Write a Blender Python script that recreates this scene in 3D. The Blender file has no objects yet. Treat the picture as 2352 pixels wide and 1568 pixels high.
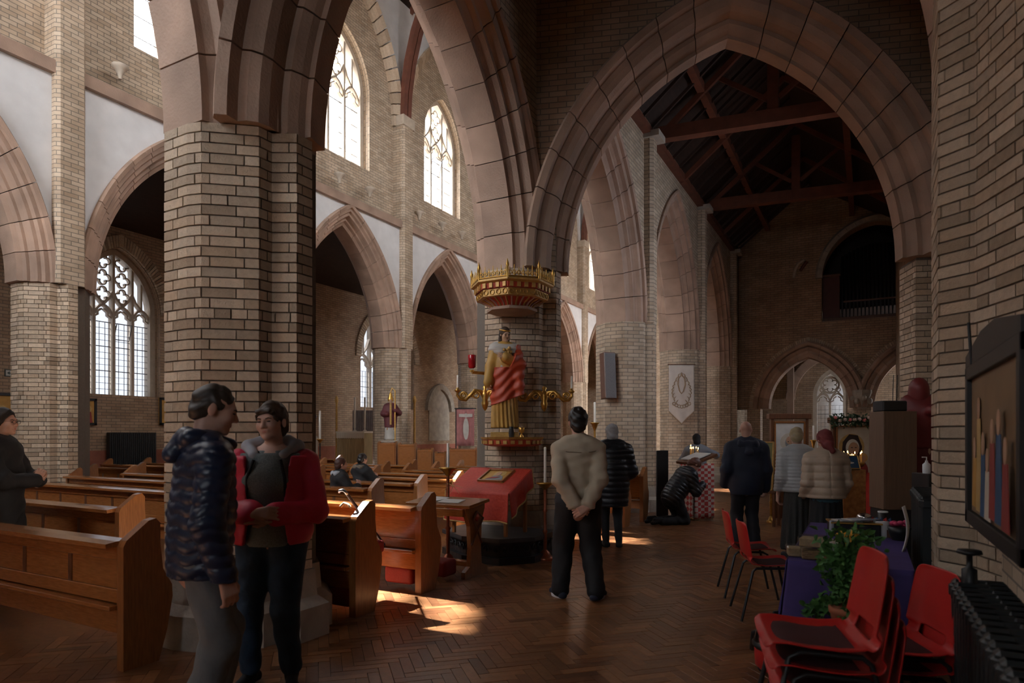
import bpy, math, random
import numpy as np
from mathutils import Vector, Matrix
random.seed(7)
sc = bpy.context.scene
col = sc.collection
pi = math.pi
# ---------------------------------------------------------------- camera
F = 1500.0            # focal length in pixels of the 2352 wide frame
HZ = 1000.0           # pixel row of the horizon
CH = 1.52             # eye height
YAW = math.atan2(0.4769, 0.8789)
CA, SA = math.cos(YAW), math.sin(YAW)
cam_d = bpy.data.cameras.new('camera'); cam = bpy.data.objects.new('camera', cam_d); col.objects.link(cam)
cam.location = (0, 0, CH); cam.rotation_euler = (pi/2, 0, YAW)
cam_d.sensor_width = 36; cam_d.lens = F/2352*36; cam_d.shift_y = (HZ-784)/2352
cam_d.clip_start = .05; cam_d.clip_end = 300
cam_d.dof.use_dof = True; cam_d.dof.focus_distance = 9.0; cam_d.dof.aperture_fstop = 2.6
sc.camera = cam
# ---------------------------------------------------------------- world, sun, exposure
wd = bpy.data.worlds.new('sky'); sc.world = wd; wd.use_nodes = True
bg = wd.node_tree.nodes['Background']; bg.inputs[0].default_value = (.97, .98, 1, 1); bg.inputs[1].default_value = 11.0
sun_d = bpy.data.lights.new('sun', 'SUN'); sun = bpy.data.objects.new('sun', sun_d); col.objects.link(sun)
SUN_EL, SUN_AZ = math.radians(51), math.radians(2)
sun.rotation_euler = Vector((math.cos(SUN_AZ)*math.cos(SUN_EL), math.sin(SUN_AZ)*math.cos(SUN_EL), -math.sin(SUN_EL))).to_track_quat('-Z', 'Y').to_euler()
sun_d.energy = 50; sun_d.color = (1, .97, .92); sun_d.angle = math.radians(1.2)
sc.view_settings.view_transform = 'Standard'; sc.view_settings.look = 'None'
sc.view_settings.gamma = 1; sc.view_settings.use_curve_mapping = False
sc.view_settings.exposure = 0.4
sc.cycles.use_denoising = True; sc.cycles.use_light_tree = False
sc.cycles.max_bounces = 5; sc.cycles.diffuse_bounces = 3; sc.cycles.glossy_bounces = 2; sc.cycles.transparent_max_bounces = 12
sc.cycles.caustics_reflective = False; sc.cycles.caustics_refractive = False
# ---------------------------------------------------------------- coordinates
def cw(cx, cy, z=0.0):                 # camera-aligned plan metres -> world
    return Vector((cx*CA-cy*SA, cx*SA+cy*CA, z))
def W(px, py, cy): return cw((px-1176)/F*cy, cy, CH+(HZ-py)/F*cy)
def G(px, cy, z=0.0): return cw((px-1176)/F*cy, cy, z)
def FL(px, py): cy = CH*F/(py-HZ); return G(px, cy)
def onX(px, X, z=0.0):                 # where the ray of column px meets the plane x = X
    r = (px-1176)/F; return G(px, X/(r*CA-SA), z)
def onY(px, Y, z=0.0):
    r = (px-1176)/F; return G(px, Y/(r*SA+CA), z)
# ---------------------------------------------------------------- objects
def tag(o, label=None, cat=None, group=None, kind=None):
    if label: o['label'] = label
    if cat: o['category'] = cat
    if group: o['group'] = group
    if kind: o['kind'] = kind
    return o
def thing(name, label, cat, loc=(0, 0, 0), rz=0.0, group=None, kind=None):
    o = bpy.data.objects.new(name, None); col.objects.link(o)
    o.location = loc; o.rotation_euler = (0, 0, rz); o.empty_display_size = .1
    return tag(o, label, cat, group, kind)
def link(name, me, parent=None, loc=None, rot=None):
    o = bpy.data.objects.new(name, me); col.objects.link(o)
    if parent: o.parent = parent
    if loc is not None: o.location = loc
    if rot is not None: o.rotation_euler = rot
    return o
def make_mesh(name, verts, faces, mat=None, smooth=False, uvs=None):
    me = bpy.data.meshes.new(name); me.from_pydata([tuple(v) for v in verts], [], faces)
    if mat: me.materials.append(mat)
    if uvs:
        l = me.uv_layers.new(name='UVMap'); flat = [c for uv in uvs for c in uv]
        l.data.foreach_set('uv', flat)
    if smooth: me.polygons.foreach_set('use_smooth', [True]*len(me.polygons))
    me.update(); return me
class MB:
    """collects shapes of one part"""
    def __init__(s): s.v = []; s.f = []; s.uv = []; s.sm = []
    def add(s, v, f, uv=None, smooth=False):
        n = len(s.v); s.v += [tuple(p) for p in v]
        for i, q in enumerate(f):
            s.f.append([a+n for a in q]); s.sm.append(smooth)
            s.uv.append(uv[i] if uv else [(0, 0)]*len(q))
        return s
    def box(s, c, d, rz=0.0, rx=0.0, ry=0.0, ch=0.0):
        x, y, z = [k/2 for k in d]; M = Matrix.Rotation(rz, 3, 'Z') @ Matrix.Rotation(ry, 3, 'Y') @ Matrix.Rotation(rx, 3, 'X'); c = Vector(c)
        if ch > 0:
            pts = []; idx = {}
            for sx in (-1, 1):
                for sy in (-1, 1):
                    for sz in (-1, 1):
                        for a in range(3):
                            q = [x*sx, y*sy, z*sz]
                            for b in range(3):
                                if b != a: q[b] -= ch*(sx, sy, sz)[b]
                            idx[sx, sy, sz, a] = len(pts); pts.append(c+M @ Vector(q))
            fs = []
            for a in range(3):
                b, d2 = [(1, 2), (2, 0), (0, 1)][a]
                for sg in (-1, 1):
                    L = []
                    for p, q in ((-1, -1), (1, -1), (1, 1), (-1, 1)):
                        k = [0, 0, 0]; k[a] = sg; k[b] = p; k[d2] = q; L.append(idx[k[0], k[1], k[2], a])
                    fs.append(L if sg > 0 else L[::-1])
            for a in range(3):
                b, d2 = [(1, 2), (2, 0), (0, 1)][a]
                for sb in (-1, 1):
                    for sd in (-1, 1):
                        L = []
                        for sa_, ax in ((-1, b), (1, b), (1, d2), (-1, d2)):
                            k = [0, 0, 0]; k[a] = sa_; k[b] = sb; k[d2] = sd; L.append(idx[k[0], k[1], k[2], ax])
                        fs.append(L if sb*sd < 0 else L[::-1])
            for sx in (-1, 1):
                for sy in (-1, 1):
                    for sz in (-1, 1):
                        L = [idx[sx, sy, sz, a] for a in range(3)]; fs.append(L if sx*sy*sz > 0 else L[::-1])
            return s.add(pts, fs)
        v = [c+M @ Vector((a*x, b*y, e*z)) for a in (-1, 1) for b in (-1, 1) for e in (-1, 1)]
        return s.add(v, [(0, 1, 3, 2), (4, 6, 7, 5), (0, 4, 5, 1), (2, 3, 7, 6), (0, 2, 6, 4), (1, 5, 7, 3)])
    def tube(s, pts, r, n=8, cap=True, smooth=True):
        pts = [Vector(p) for p in pts]; rs = r if isinstance(r, (list, tuple)) else [r]*len(pts)
        V = []; fs = []; up = None
        for i, p in enumerate(pts):
            t = (pts[min(i+1, len(pts)-1)]-pts[max(i-1, 0)])
            t = t.normalized() if t.length > 1e-9 else Vector((0, 0, 1))
            if up is None: up = t.orthogonal().normalized()
            up = (up-t*up.dot(t)); up = up.normalized() if up.length > 1e-6 else t.orthogonal().normalized()
            b = t.cross(up)
            for k in range(n):
                a = 2*pi*k/n; V.append(p+(up*math.cos(a)+b*math.sin(a))*rs[i])
        for i in range(len(pts)-1):
            for k in range(n):
                k2 = (k+1) % n; fs.append((i*n+k, i*n+k2, (i+1)*n+k2, (i+1)*n+k))
        s.add(V, fs, smooth=smooth)
        if cap:
            s.add(V[:n], [tuple(range(n))[::-1]]); s.add(V[-n:], [tuple(range(n))])
        return s
    def lathe(s, prof, n=16, c=(0, 0, 0), smooth=True, a0=0.0, sx=1.0, sy=1.0):
        V = []; fs = []; c = Vector(c)
        for r, z in prof:
            for k in range(n):
                a = a0+2*pi*k/n; V.append(c+Vector((r*sx*math.cos(a), r*sy*math.sin(a), z)))
        for i in range(len(prof)-1):
            for k in range(n):
                k2 = (k+1) % n; fs.append((i*n+k, i*n+k2, (i+1)*n+k2, (i+1)*n+k))
        s.add(V, fs, smooth=smooth)
        s.add(V[:n], [tuple(range(n))[::-1]]); s.add(V[-n:], [tuple(range(n))])
        return s
    def ball(s, c, r, n=12, m=8):
        r = r if isinstance(r, (tuple, list)) else (r, r, r)
        V = []; fs = []
        for i in range(m+1):
            t = pi*i/m
            for k in range(n):
                a = 2*pi*k/n; V.append((c[0]+r[0]*math.sin(t)*math.cos(a), c[1]+r[1]*math.sin(t)*math.sin(a), c[2]-r[2]*math.cos(t)))
        for i in range(m):
            for k in range(n): fs.append((i*n+k, i*n+(k+1) % n, (i+1)*n+(k+1) % n, (i+1)*n+k))
        return s.add(V, fs, smooth=True)
    def prism(s, poly, z0, z1, M=None):
        """poly in the local xy plane, extruded z0..z1, placed by matrix M"""
        n = len(poly); V = [Vector((p[0], p[1], z)) for z in (z0, z1) for p in poly]
        if M is not None: V = [M @ v for v in V]
        fs = [tuple(range(n))[::-1], tuple(range(n, 2*n))]+[(i, (i+1) % n, n+(i+1) % n, n+i) for i in range(n)]
        uv = [[poly[i] for i in f_] for f_ in (tuple(range(n))[::-1],)]+[[poly[i] for i in range(n)]]
        L = 0.0
        for i in range(n):
            a, b = poly[i], poly[(i+1) % n]; d = math.hypot(b[0]-a[0], b[1]-a[1])
            uv.append([(L, z0), (L+d, z0), (L+d, z1), (L, z1)]); L += d
        return s.add(V, fs, uv)
    def loft(s, rings, cap=True, smooth=True):
        n = len(rings[0]); V = [p for r in rings for p in r]; fs = []
        for i in range(len(rings)-1):
            for k in range(n): fs.append((i*n+k, i*n+(k+1) % n, (i+1)*n+(k+1) % n, (i+1)*n+k))
        s.add(V, fs, smooth=smooth)
        if cap: s.add(rings[0], [tuple(range(n))[::-1]]); s.add(rings[-1], [tuple(range(n))])
        return s
    def mesh(s, name, mat=None):
        me = make_mesh(name, s.v, s.f, mat, False, [c for q in s.uv for c in q])
        me.polygons.foreach_set('use_smooth', s.sm); me.update(); return me
    def build(s, name, mat, parent=None, loc=None, rz=None):
        return link(name, s.mesh(name, mat), parent, loc, None if rz is None else (0, 0, rz))
def frame(o, xdir, ydir):
    """matrix with local x -> xdir, y -> ydir, z -> x cross y, origin o"""
    x = Vector(xdir).normalized(); y = Vector(ydir).normalized(); z = x.cross(y)
    return Matrix(((x.x, y.x, z.x, o[0]), (x.y, y.y, z.y, o[1]), (x.z, y.z, z.z, o[2]), (0, 0, 0, 1)))
# ---------------------------------------------------------------- materials
def _mat(name):
    m = bpy.data.materials.new(name); m.use_nodes = True; nt = m.node_tree
    return m, nt, nt.nodes['Principled BSDF']
def _n(nt, t, **kw):
    n = nt.nodes.new(t)
    for k, v in kw.items(): setattr(n, k, v)
    return n
def rgb(r, g, b): 
    f = lambda c: (c/255/12.92 if c/255 <= .04045 else ((c/255+.055)/1.055)**2.4)
    return (f(r), f(g), f(b))
def hsvmix(nt, base_socket_or_col, fac_socket, amount):
    """brightness spread: colour * (1-amount .. 1+amount) by fac"""
    mr = _n(nt, 'ShaderNodeMapRange'); mr.inputs[3].default_value = 1-amount; mr.inputs[4].default_value = 1+amount
    nt.links.new(fac_socket, mr.inputs[0])
    mx = _n(nt, 'ShaderNodeMix', data_type='RGBA', blend_type='MULTIPLY'); mx.inputs[0].default_value = 1
    if isinstance(base_socket_or_col, tuple): mx.inputs[6].default_value = (*base_socket_or_col, 1)
    else: nt.links.new(base_socket_or_col, mx.inputs[6])
    nt.links.new(mr.outputs[0], mx.inputs[7]); return mx.outputs[2]
def M(name, c, rough=.6, metal=0.0, var=.15, scale=6.0, bump=0.0, bscale=60.0, c2=None, rnd=None, rvar=.2, stretch=None, emit=None, sheen=0.0, coat=0.0):
    m, nt, b = _mat(name); L = nt.links.new
    tc = _n(nt, 'ShaderNodeTexCoord'); mp = _n(nt, 'ShaderNodeMapping'); L(tc.outputs['Object'], mp.inputs[0])
    if stretch: mp.inputs['Scale'].default_value = stretch
    nz = _n(nt, 'ShaderNodeTexNoise'); nz.inputs['Scale'].default_value = scale; nz.inputs['Detail'].default_value = 2.5; L(mp.outputs[0], nz.inputs[0])
    base = c
    if c2 is not None:
        mx = _n(nt, 'ShaderNodeMix', data_type='RGBA'); mx.inputs[6].default_value = (*c, 1); mx.inputs[7].default_value = (*c2, 1)
        if rnd:
            src = _n(nt, 'ShaderNodeObjectInfo').outputs['Random'] if rnd == 'object' else _n(nt, 'ShaderNodeNewGeometry').outputs['Random Per Island']
        else: src = nz.outputs[0]
        L(src, mx.inputs[0]); base = mx.outputs[2]
    out = hsvmix(nt, base, nz.outputs[0], var*2)
    if rnd:
        src = _n(nt, 'ShaderNodeObjectInfo').outputs['Random'] if rnd == 'object' else _n(nt, 'ShaderNodeNewGeometry').outputs['Random Per Island']
        ml = _n(nt, 'ShaderNodeMath', operation='MULTIPLY'); ml.inputs[1].default_value = 7.31; L(src, ml.inputs[0])
        fr = _n(nt, 'ShaderNodeMath', operation='FRACT'); L(ml.outputs[0], fr.inputs[0]); out = hsvmix(nt, out, fr.outputs[0], rvar)
    L(out, b.inputs['Base Color']); b.inputs['Roughness'].default_value = rough; b.inputs['Metallic'].default_value = metal
    if sheen: b.inputs['Sheen Weight'].default_value = sheen
    if coat: b.inputs['Coat Weight'].default_value = coat; b.inputs['Coat Roughness'].default_value = .15
    if bump:
        n2 = _n(nt, 'ShaderNodeTexNoise'); n2.inputs['Scale'].default_value = bscale; n2.inputs['Detail'].default_value = 1.5; L(mp.outputs[0], n2.inputs[0])
        bp = _n(nt, 'ShaderNodeBump'); bp.inputs['Strength'].default_value = bump; bp.inputs['Distance'].default_value = .02; L(n2.outputs[0], bp.inputs['Height']); L(bp.outputs[0], b.inputs['Normal'])
    if emit: b.inputs['Emission Color'].default_value = (*emit[0], 1); b.inputs['Emission Strength'].default_value = emit[1]
    return m
def brickmat(name, c1, c2, mortar, bw=.235, rh=.075, ms=.007, bump=.4):
    m, nt, b = _mat(name); L = nt.links.new
    uv = _n(nt, 'ShaderNodeUVMap'); br = _n(nt, 'ShaderNodeTexBrick'); L(uv.outputs[0], br.inputs[0])
    br.inputs['Color1'].default_value = (*c1, 1); br.inputs['Color2'].default_value = (*c2, 1); br.inputs['Mortar'].default_value = (*mortar, 1)
    br.inputs['Scale'].default_value = 1; br.inputs['Mortar Size'].default_value = ms; br.inputs['Mortar Smooth'].default_value = .2
    br.inputs['Brick Width'].default_value = bw; br.inputs['Row Height'].default_value = rh; br.offset = .5
    nz = _n(nt, 'ShaderNodeTexNoise'); nz.inputs['Scale'].default_value = 2.2; nz.inputs['Detail'].default_value = 3; L(uv.outputs[0], nz.inputs[0])
    L(hsvmix(nt, br.outputs[0], nz.outputs[0], .45), b.inputs['Base Color']); b.inputs['Roughness'].default_value = .75
    bp = _n(nt, 'ShaderNodeBump', invert=True); bp.inputs['Strength'].default_value = bump; bp.inputs['Distance'].default_value = .008; L(br.outputs[1], bp.inputs['Height']); L(bp.outputs[0], b.inputs['Normal'])
    return m
def glassmat(name, c, gloss=.06):
    m, nt, b = _mat(name); nt.nodes.remove(b); L = nt.links.new
    t = _n(nt, 'ShaderNodeBsdfTransparent'); t.inputs[0].default_value = (*c, 1)
    g = _n(nt, 'ShaderNodeBsdfGlossy'); g.inputs['Roughness'].default_value = .1; g.inputs[0].default_value = (.8, .85, .9, 1)
    mx = _n(nt, 'ShaderNodeMixShader'); mx.inputs[0].default_value = gloss; L(t.outputs[0], mx.inputs[1]); L(g.outputs[0], mx.inputs[2])
    L(mx.outputs[0], nt.nodes['Material Output'].inputs[0]); return m
BUFF1, BUFF2, MORT = (.55, .435, .32), (.42, .305, .205), (.15, .12, .095)
m_brick = M('buff_brick', BUFF1, .8, var=.12, scale=25, bump=.25, bscale=90, c2=BUFF2, rnd='object', rvar=.22)
m_brick_i = M('buff_brick_field', BUFF1, .8, var=.12, scale=25, bump=.25, bscale=90, c2=BUFF2, rnd='island', rvar=.22)
m_mortar = M('mortar', MORT, .95, var=.1, scale=40)
m_wall = brickmat('brick_wall', BUFF1, BUFF2, (.2, .165, .13))
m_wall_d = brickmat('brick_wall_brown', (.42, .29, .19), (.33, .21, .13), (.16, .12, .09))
m_stone = M('red_sandstone', (.40, .27, .2), .75, var=.22, scale=2.3, bump=.25, bscale=45, rnd='object', rvar=.12)
m_stone_g = M('grey_stone', (.4, .35, .29), .8, var=.2, scale=5, bump=.3, bscale=35)
m_trac = M('window_stone', (.5, .42, .33), .8, var=.12, scale=8, bump=.1)
m_plaster = M('pale_plaster', (.7, .7, .7), .9, var=.08, scale=3, bump=.08, bscale=20)
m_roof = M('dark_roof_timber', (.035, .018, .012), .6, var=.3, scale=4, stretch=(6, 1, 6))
m_beam = M('red_brown_beam', (.14, .045, .025), .55, var=.25, scale=5)
m_oak = M('pew_oak', (.34, .125, .035), .22, var=.22, scale=9, stretch=(1.2, 9, 9), bump=.05, bscale=50, coat=.5)
m_oak_d = M('dark_oak', (.13, .05, .022), .35, var=.25, scale=8, stretch=(9, 9, 1.2))
m_oak_e = M('pew_end_oak', (.30, .115, .035), .3, var=.25, scale=8, stretch=(9, 9, 1.0), coat=.25)
m_block = M('parquet', (.30, .135, .055), .3, var=.2, scale=20, c2=(.155, .06, .025), rnd='object', rvar=.25, bump=.06, bscale=70)
m_block_i = M('parquet_field', (.30, .135, .055), .3, var=.2, scale=20, c2=(.155, .06, .025), rnd='island', rvar=.25, bump=.06, bscale=70)
m_sub = M('floor_under', (.07, .035, .02), .6)
m_lead = M('lead_came', (.12, .12, .13), .6)
m_glass = glassmat('clear_leaded_glass', (.93, .96, 1))
m_glass_d = glassmat('obscured_leaded_glass', (.072, .076, .086))
m_glass_m = glassmat('dull_leaded_glass', (.36, .38, .43))
m_gold = M('gilding', (.62, .36, .09), .32, metal=.85, var=.2, scale=30)
m_goldp = M('gold_paint', (.55, .33, .1), .45, metal=.3, var=.2, scale=20)
m_red = M('vermilion_paint', (.45, .055, .025), .5, var=.15)
m_iron = M('black_iron', (.012, .012, .013), .45, var=.2)
m_blackc = M('black_carved', (.02, .02, .022), .35, var=.3, bump=.3, bscale=20)
m_wax = M('candle_wax', (.85, .8, .7), .5, var=.05)
m_white = M('white_plastic', (.75, .75, .75), .5, var=.04)
m_paper = M('paper', (.72, .7, .66), .8, var=.05)
m_skin = M('skin', (.55, .3, .22), .5, var=.08, scale=14)
m_flame = M('flame', (1, .6, .2), .5, emit=((1, .55, .16), 14)); m_flame.cycles.emission_sampling = 'NONE'
# ================================================================ structure helpers
def arc_R(s, h): return (s*s+h*h)/(2*s)
def arch_pts(s, h, dr=0.0, n=14):
    """pointed arch outline from left spring over the apex to the right spring, offset outwards by dr"""
    R = arc_R(s, h); tm = math.acos((R-s)/(R+dr)); r = [(s-R+(R+dr)*math.cos(tm*i/n), (R+dr)*math.sin(tm*i/n)) for i in range(n+1)]
    return [(-x, z) for x, z in r[:-1]]+[(0, r[-1][1])]+r[:-1][::-1]
def arch_rise(s, h, dr): R = arc_R(s, h); return math.sqrt((R+dr)**2-(R-s)**2)
def make_arch(name, label, o, d, s, h, prof, nv, mat, gap=.0016, sub=4, mirror=True, kind='structure', skip=(), pname='voussoir'):
    """voussoirs swept along a pointed arch; o = centre of the springing line, d = direction of the span"""
    d = Vector((d[0], d[1], 0)).normalized(); nrm = Vector((d.y, -d.x, 0)); root = thing(name, label, None, kind=kind)
    R = arc_R(s, h); np_ = len(prof); up = Vector((0, 0, 1)); o = Vector(o)
    for sd in (-1, 1):
        if sd in skip: continue
        for k in range(nv):
            t0, t1 = k/nv+gap*(k > 0), (k+1)/nv-gap*(k < nv-1); V = []
            for j in range(sub+1):
                t = t0+(t1-t0)*j/sub
                for dr, dn in prof:
                    th = t*math.acos((R-s)/(R+dr)); V.append(o+d*(sd*(s-R+(R+dr)*math.cos(th)))+up*((R+dr)*math.sin(th))+nrm*dn)
            fs = [(j*np_+i, j*np_+(i+1) % np_, (j+1)*np_+(i+1) % np_, (j+1)*np_+i) for j in range(sub) for i in range(np_)]
            fs += [tuple(range(np_))[::-1], tuple(range(sub*np_, sub*np_+np_))]
            if sd > 0: fs = [f_[::-1] for f_ in fs]
            link(pname, make_mesh(pname, V, fs, mat), root)
    return root
def wall_open(name, o, d, s0, s1, z0, z1, t, ops, mat, label=None, parent=None, kind='structure'):
    """wall panel with pointed openings; front face on the left of d, thickness t centred on the line"""
    d = Vector((d[0], d[1], 0)).normalized(); nr = Vector((-d.y, d.x, 0)); o = Vector((o[0], o[1], 0)); mb = MB()
    P = lambda s, z, n: o+d*s+nr*n+Vector((0, 0, z))
    def quad(q):
        for n, rev in ((t/2, False), (-t/2, True)):
            v = [P(s, z, n) for s, z in q]; uv = list(q)
            if not rev: v = v[::-1]; uv = uv[::-1]
            mb.add(v, [tuple(range(len(q)))], [uv])
    def edge(a, b):
        mb.add([P(*a, -t/2), P(*b, -t/2), P(*b, t/2), P(*a, t/2)], [(0, 1, 2, 3)], [[(0, 0), (math.hypot(b[0]-a[0], b[1]-a[1]), 0), (math.hypot(b[0]-a[0], b[1]-a[1]), t), (0, t)]])
    x = s0
    for (c, hw, zs, zp, rise) in sorted(ops):
        a, b = c-hw, c+hw
        if a > x: quad([(x, z0), (a, z0), (a, z1), (x, z1)])
        if zs > z0: quad([(a, z0), (b, z0), (b, zs), (a, zs)]); edge((a, zs), (b, zs))
        pts = [(c+px, zp+pz) for px, pz in arch_pts(hw, rise)]
        for p, q in zip(pts[:-1], pts[1:]):
            quad([p, q, (q[0], z1), (p[0], z1)]); edge(p, q)
        if zp > zs: edge((a, zp), (a, zs)); edge((b, zs), (b, zp))
        x = b
    if s1 > x: quad([(x, z0), (s1, z0), (s1, z1), (x, z1)])
    edge((s0, z1), (s1, z1)); edge((s0, z0), (s0, z1)); edge((s1, z0), (s1, z1))
    ob = mb.build(name, mat, parent)
    if parent is None: tag(ob, label, None, kind=kind)
    return ob
def perim(poly):
    L = [0.0]
    for i in range(len(poly)): a, b = poly[i], poly[(i+1) % len(poly)]; L.append(L[-1]+math.hypot(b[0]-a[0], b[1]-a[1]))
    return L
def inset(poly, k):
    """move every side of a convex-ish ccw polygon inwards by k"""
    n = len(poly); out = []
    for i in range(n):
        p0, p, p1 = Vector(poly[i-1]), Vector(poly[i]), Vector(poly[(i+1) % n])
        a = (p-p0).normalized(); b = (p1-p).normalized(); na = Vector((-a.y, a.x)); nb = Vector((-b.y, b.x)); m = (na+nb)
        m = m/max(.35, m.length_squared)*2 if m.length > .01 else na
        out.append((p.x+m.x*k, p.y+m.y*k))
    return out
BR, BH = .235, .112
def ring_bricks(root, poly, c, z0, ncourse, i0, i1, chh=.0746, maxparts=300, depth=.07, seed=1, start=0):
    """courses of bricks bent round the corners of a pier between polygon corners i0 and i1"""
    rr = random.Random(seed); n = len(poly); P = [poly[i % n] for i in range(i0, i1+1)]; inn = inset(poly, depth); Q = [inn[i % n] for i in range(i0, i1+1)]
    S = [0.0]
    for a, b in zip(P[:-1], P[1:]): S.append(S[-1]+math.hypot(b[0]-a[0], b[1]-a[1]))
    def at(s):
        for i in range(len(S)-1):
            if s <= S[i+1]+1e-9:
                t = (s-S[i])/(S[i+1]-S[i]); return (Vector(P[i]).lerp(Vector(P[i+1]), t), Vector(Q[i]).lerp(Vector(Q[i+1]), t))
    meshes = {}; stuff = MB(); count = 0; h = chh-.011
    order = list(range(ncourse)); lay = []
    for k in order:
        L = []; s = 0.0; pat = [(BR,), (BH, BR), (BH,), (BR, BR, BH)][(k+seed) % 2 + (2 if (k*7+seed) % 11 == 0 else 0)]; j = 0
        if k % 2: s = -BH*.6
        while s < S[-1]-.03:
            e = s+pat[j % len(pat)]; j += 1
            if S[-1]-e < .05: e = S[-1]
            if e > .03: L.append((max(0, s)+.0045, min(e, S[-1])-.0045))
            s = e
        lay.append(L)
    for k in order:
        for (a, b) in lay[k]:
            key = (round(a, 3), round(b, 3)); ss = [a]+[x for x in S if a+.004 < x < b-.004]+[b]
            pr = [at(s) for s in ss]; m = len(pr); V = []
            for z in (0, h):
                for po, qi in pr: V.append((po.x, po.y, z))
                for po, qi in pr: V.append((qi.x, qi.y, z))
            fs = []
            for i in range(m-1):
                fs += [(i, i+1, 2*m+i+1, 2*m+i), (2*m+i, 2*m+i+1, 3*m+i+1, 3*m+i), (i+1, i, m+i, m+i+1)]
            fs += [(0, 2*m, 3*m, m), (m-1, 2*m-1, 4*m-1, 3*m-1)]
            z = z0+k*chh+.0055
            if count < maxparts and k >= start:
                if key not in meshes: meshes[key] = make_mesh('brick', V, fs, m_brick)
                link('brick', meshes[key], root, (c[0]+rr.uniform(-.002, .002), c[1]+rr.uniform(-.002, .002), z)); count += 1
            else: stuff.add([(v[0]+c[0], v[1]+c[1], v[2]+z) for v in V], fs)
    if stuff.v: tag(stuff.build('brick_field', m_brick_i, root), kind='stuff')
# ================================================================ floor
fl = thing('floor', 'brown herringbone wood block floor of the church', None, kind='structure')
mb = MB(); mb.add([(-20, -10, -.012), (4, -10, -.012), (4, 40, -.012), (-20, 40, -.012)], [(0, 1, 2, 3)]); mb.build('subfloor', m_sub, fl)
BL, BW = .30, .075; blk = MB().box((0, 0, -.02), (BL-.003, BW-.003, .04), ch=.0012).mesh('parquet_block', m_block); field = MB(); nb = 0; cand = []
ca45, sa45 = math.cos(pi/4), math.sin(pi/4)
rr = random.Random(3)
for i in range(-90, 190):
    for j in range(-60, 70):
        # 4:1 herringbone lattice: pairs of blocks stepped by one width
        ox = i*BW+j*4*BW; oy = i*BW-j*4*BW
        for hor in (0, 1):
            lx, ly = (ox+BL/2, oy+BW/2) if hor else (ox+BL+BW/2-BW, oy+BW+BL/2-BW*0) if False else (ox-BW/2, oy+BL/2)
            X = lx*ca45-ly*sa45; Y = lx*sa45+ly*ca45
            if -5.3 < X < .8 and 1.2 < Y < 15.5:
                cx, cy = X*CA+Y*SA, -X*SA+Y*CA
                if cy < 1: continue
                px, py = 1176+F*cx/cy, HZ+F*CH/cy
                if px < -150 or px > 2500: continue
                cand.append((X, Y, (0 if hor else pi/2)+pi/4, py, px))
vis = sorted([c for c in cand if 1290 < c[3] < 1575 and 720 < c[4] < 1800], key=lambda c: -c[3])[:300]; vs = set((round(c[0], 4), round(c[1], 4)) for c in vis)
for X, Y, a, py, px in cand:
    dz = rr.uniform(-.0012, .0012)
    if (round(X, 4), round(Y, 4)) in vs: link('parquet_block', blk, fl, (X, Y, dz), (0, 0, a))
    else:
        c_, s_ = math.cos(a)/2, math.sin(a)/2; l, w = BL-.003, BW-.003
        q = [(X+c_*l*sx-s_*w*sy, Y+s_*l*sx+c_*w*sy, dz) for sx, sy in ((-1, -1), (1, -1), (1, 1), (-1, 1))]
        field.add(q+[(x, y, -.012) for x, y, z in q], [(0, 1, 2, 3), (1, 0, 4, 5), (2, 1, 5, 6), (3, 2, 6, 7), (0, 3, 7, 4)])
mb = MB()       # plain boards where the pattern is too far to read
for (x0, x1, y0, y1) in ((-20, -5.3, -10, 40), (-5.3, 4, 15.5, 40), (-5.3, 4, -10, 1.2), (.8, 4, 1.2, 15.5)): field.add([(x0, y0, -.002), (x1, y0, -.002), (x1, y1, -.002), (x0, y1, -.002)], [(0, 1, 2, 3)])
tag(field.build('parquet_field', m_block_i, fl), kind='stuff')
# ================================================================ pillars
PIER = [(-.2, -.56), (.08, -.57), (.2, -.54), (.5, -.29), (.5, -.17), (.66, -.08), (.66, .08), (.5, .17), (.5, .29), (.2, .54), (-.2, .56), (-.5, .29), (-.5, -.29)]
NX, FX, OX, EY = -4.4, -12.7, -16.7, 23.3       # near arcade, far arcade, far outer wall, end wall
NP = [-1.1, 3.6, 8.25, 12.95, 17.7, 22.4, 27.1, 31.8, 36.5]
FP = [-3.15, 1.57, 6.3, 11.02, 15.74, 20.46, 25.18, 29.9, 34.6]
SPN, SPF = 3.78, 4.12
def pillar(c, spring, label, bricks=None, seed=1):
    root = thing('pillar', label, None, kind='structure'); cx, cy = c; T = lambda P: [(x+cx, y+cy) for x, y in P]
    core = inset(PIER, .012) if bricks else PIER
    mb = MB()
    if bricks:
        m2 = MB(); m2.prism(T(core), .5, spring); m2.build('core', m_mortar, root)
        ring_bricks(root, PIER, c, .5, int(round((spring-.5)/.0746)), 0, 6, chh=(spring-.5)/int(round((spring-.5)/.0746)), maxparts=bricks, seed=seed)
    else:
        mb.prism(T(PIER), .5, spring); mb.build('brick_shaft', m_wall, root)
    for z0, z1, k0, k1 in ((0, .24, -.11, -.11), (.24, .30, -.11, -.03), (.30, .5, -.03, -.015)):
        a, b = T(inset(PIER, k0)), T(inset(PIER, k1))
        MB().loft([[(x, y, z0) for x, y in a], [(x, y, z1) for x, y in b]], smooth=False).build('plinth_stone', m_stone_g, root)
    return root
def pilaster(X, Y, z0, z1, root, wx=.16, wy=.34, mat=None):
    mb = MB(); P = [(X-wx, Y-wy/2), (X+wx*.6, Y-wy/2), (X+wx, Y-wy/2+.06), (X+wx, Y+wy/2-.06), (X+wx*.6, Y+wy/2), (X-wx, Y+wy/2)]
    mb.prism(P, z0, z1); return mb.build('pilaster', mat or m_wall, root)
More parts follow.
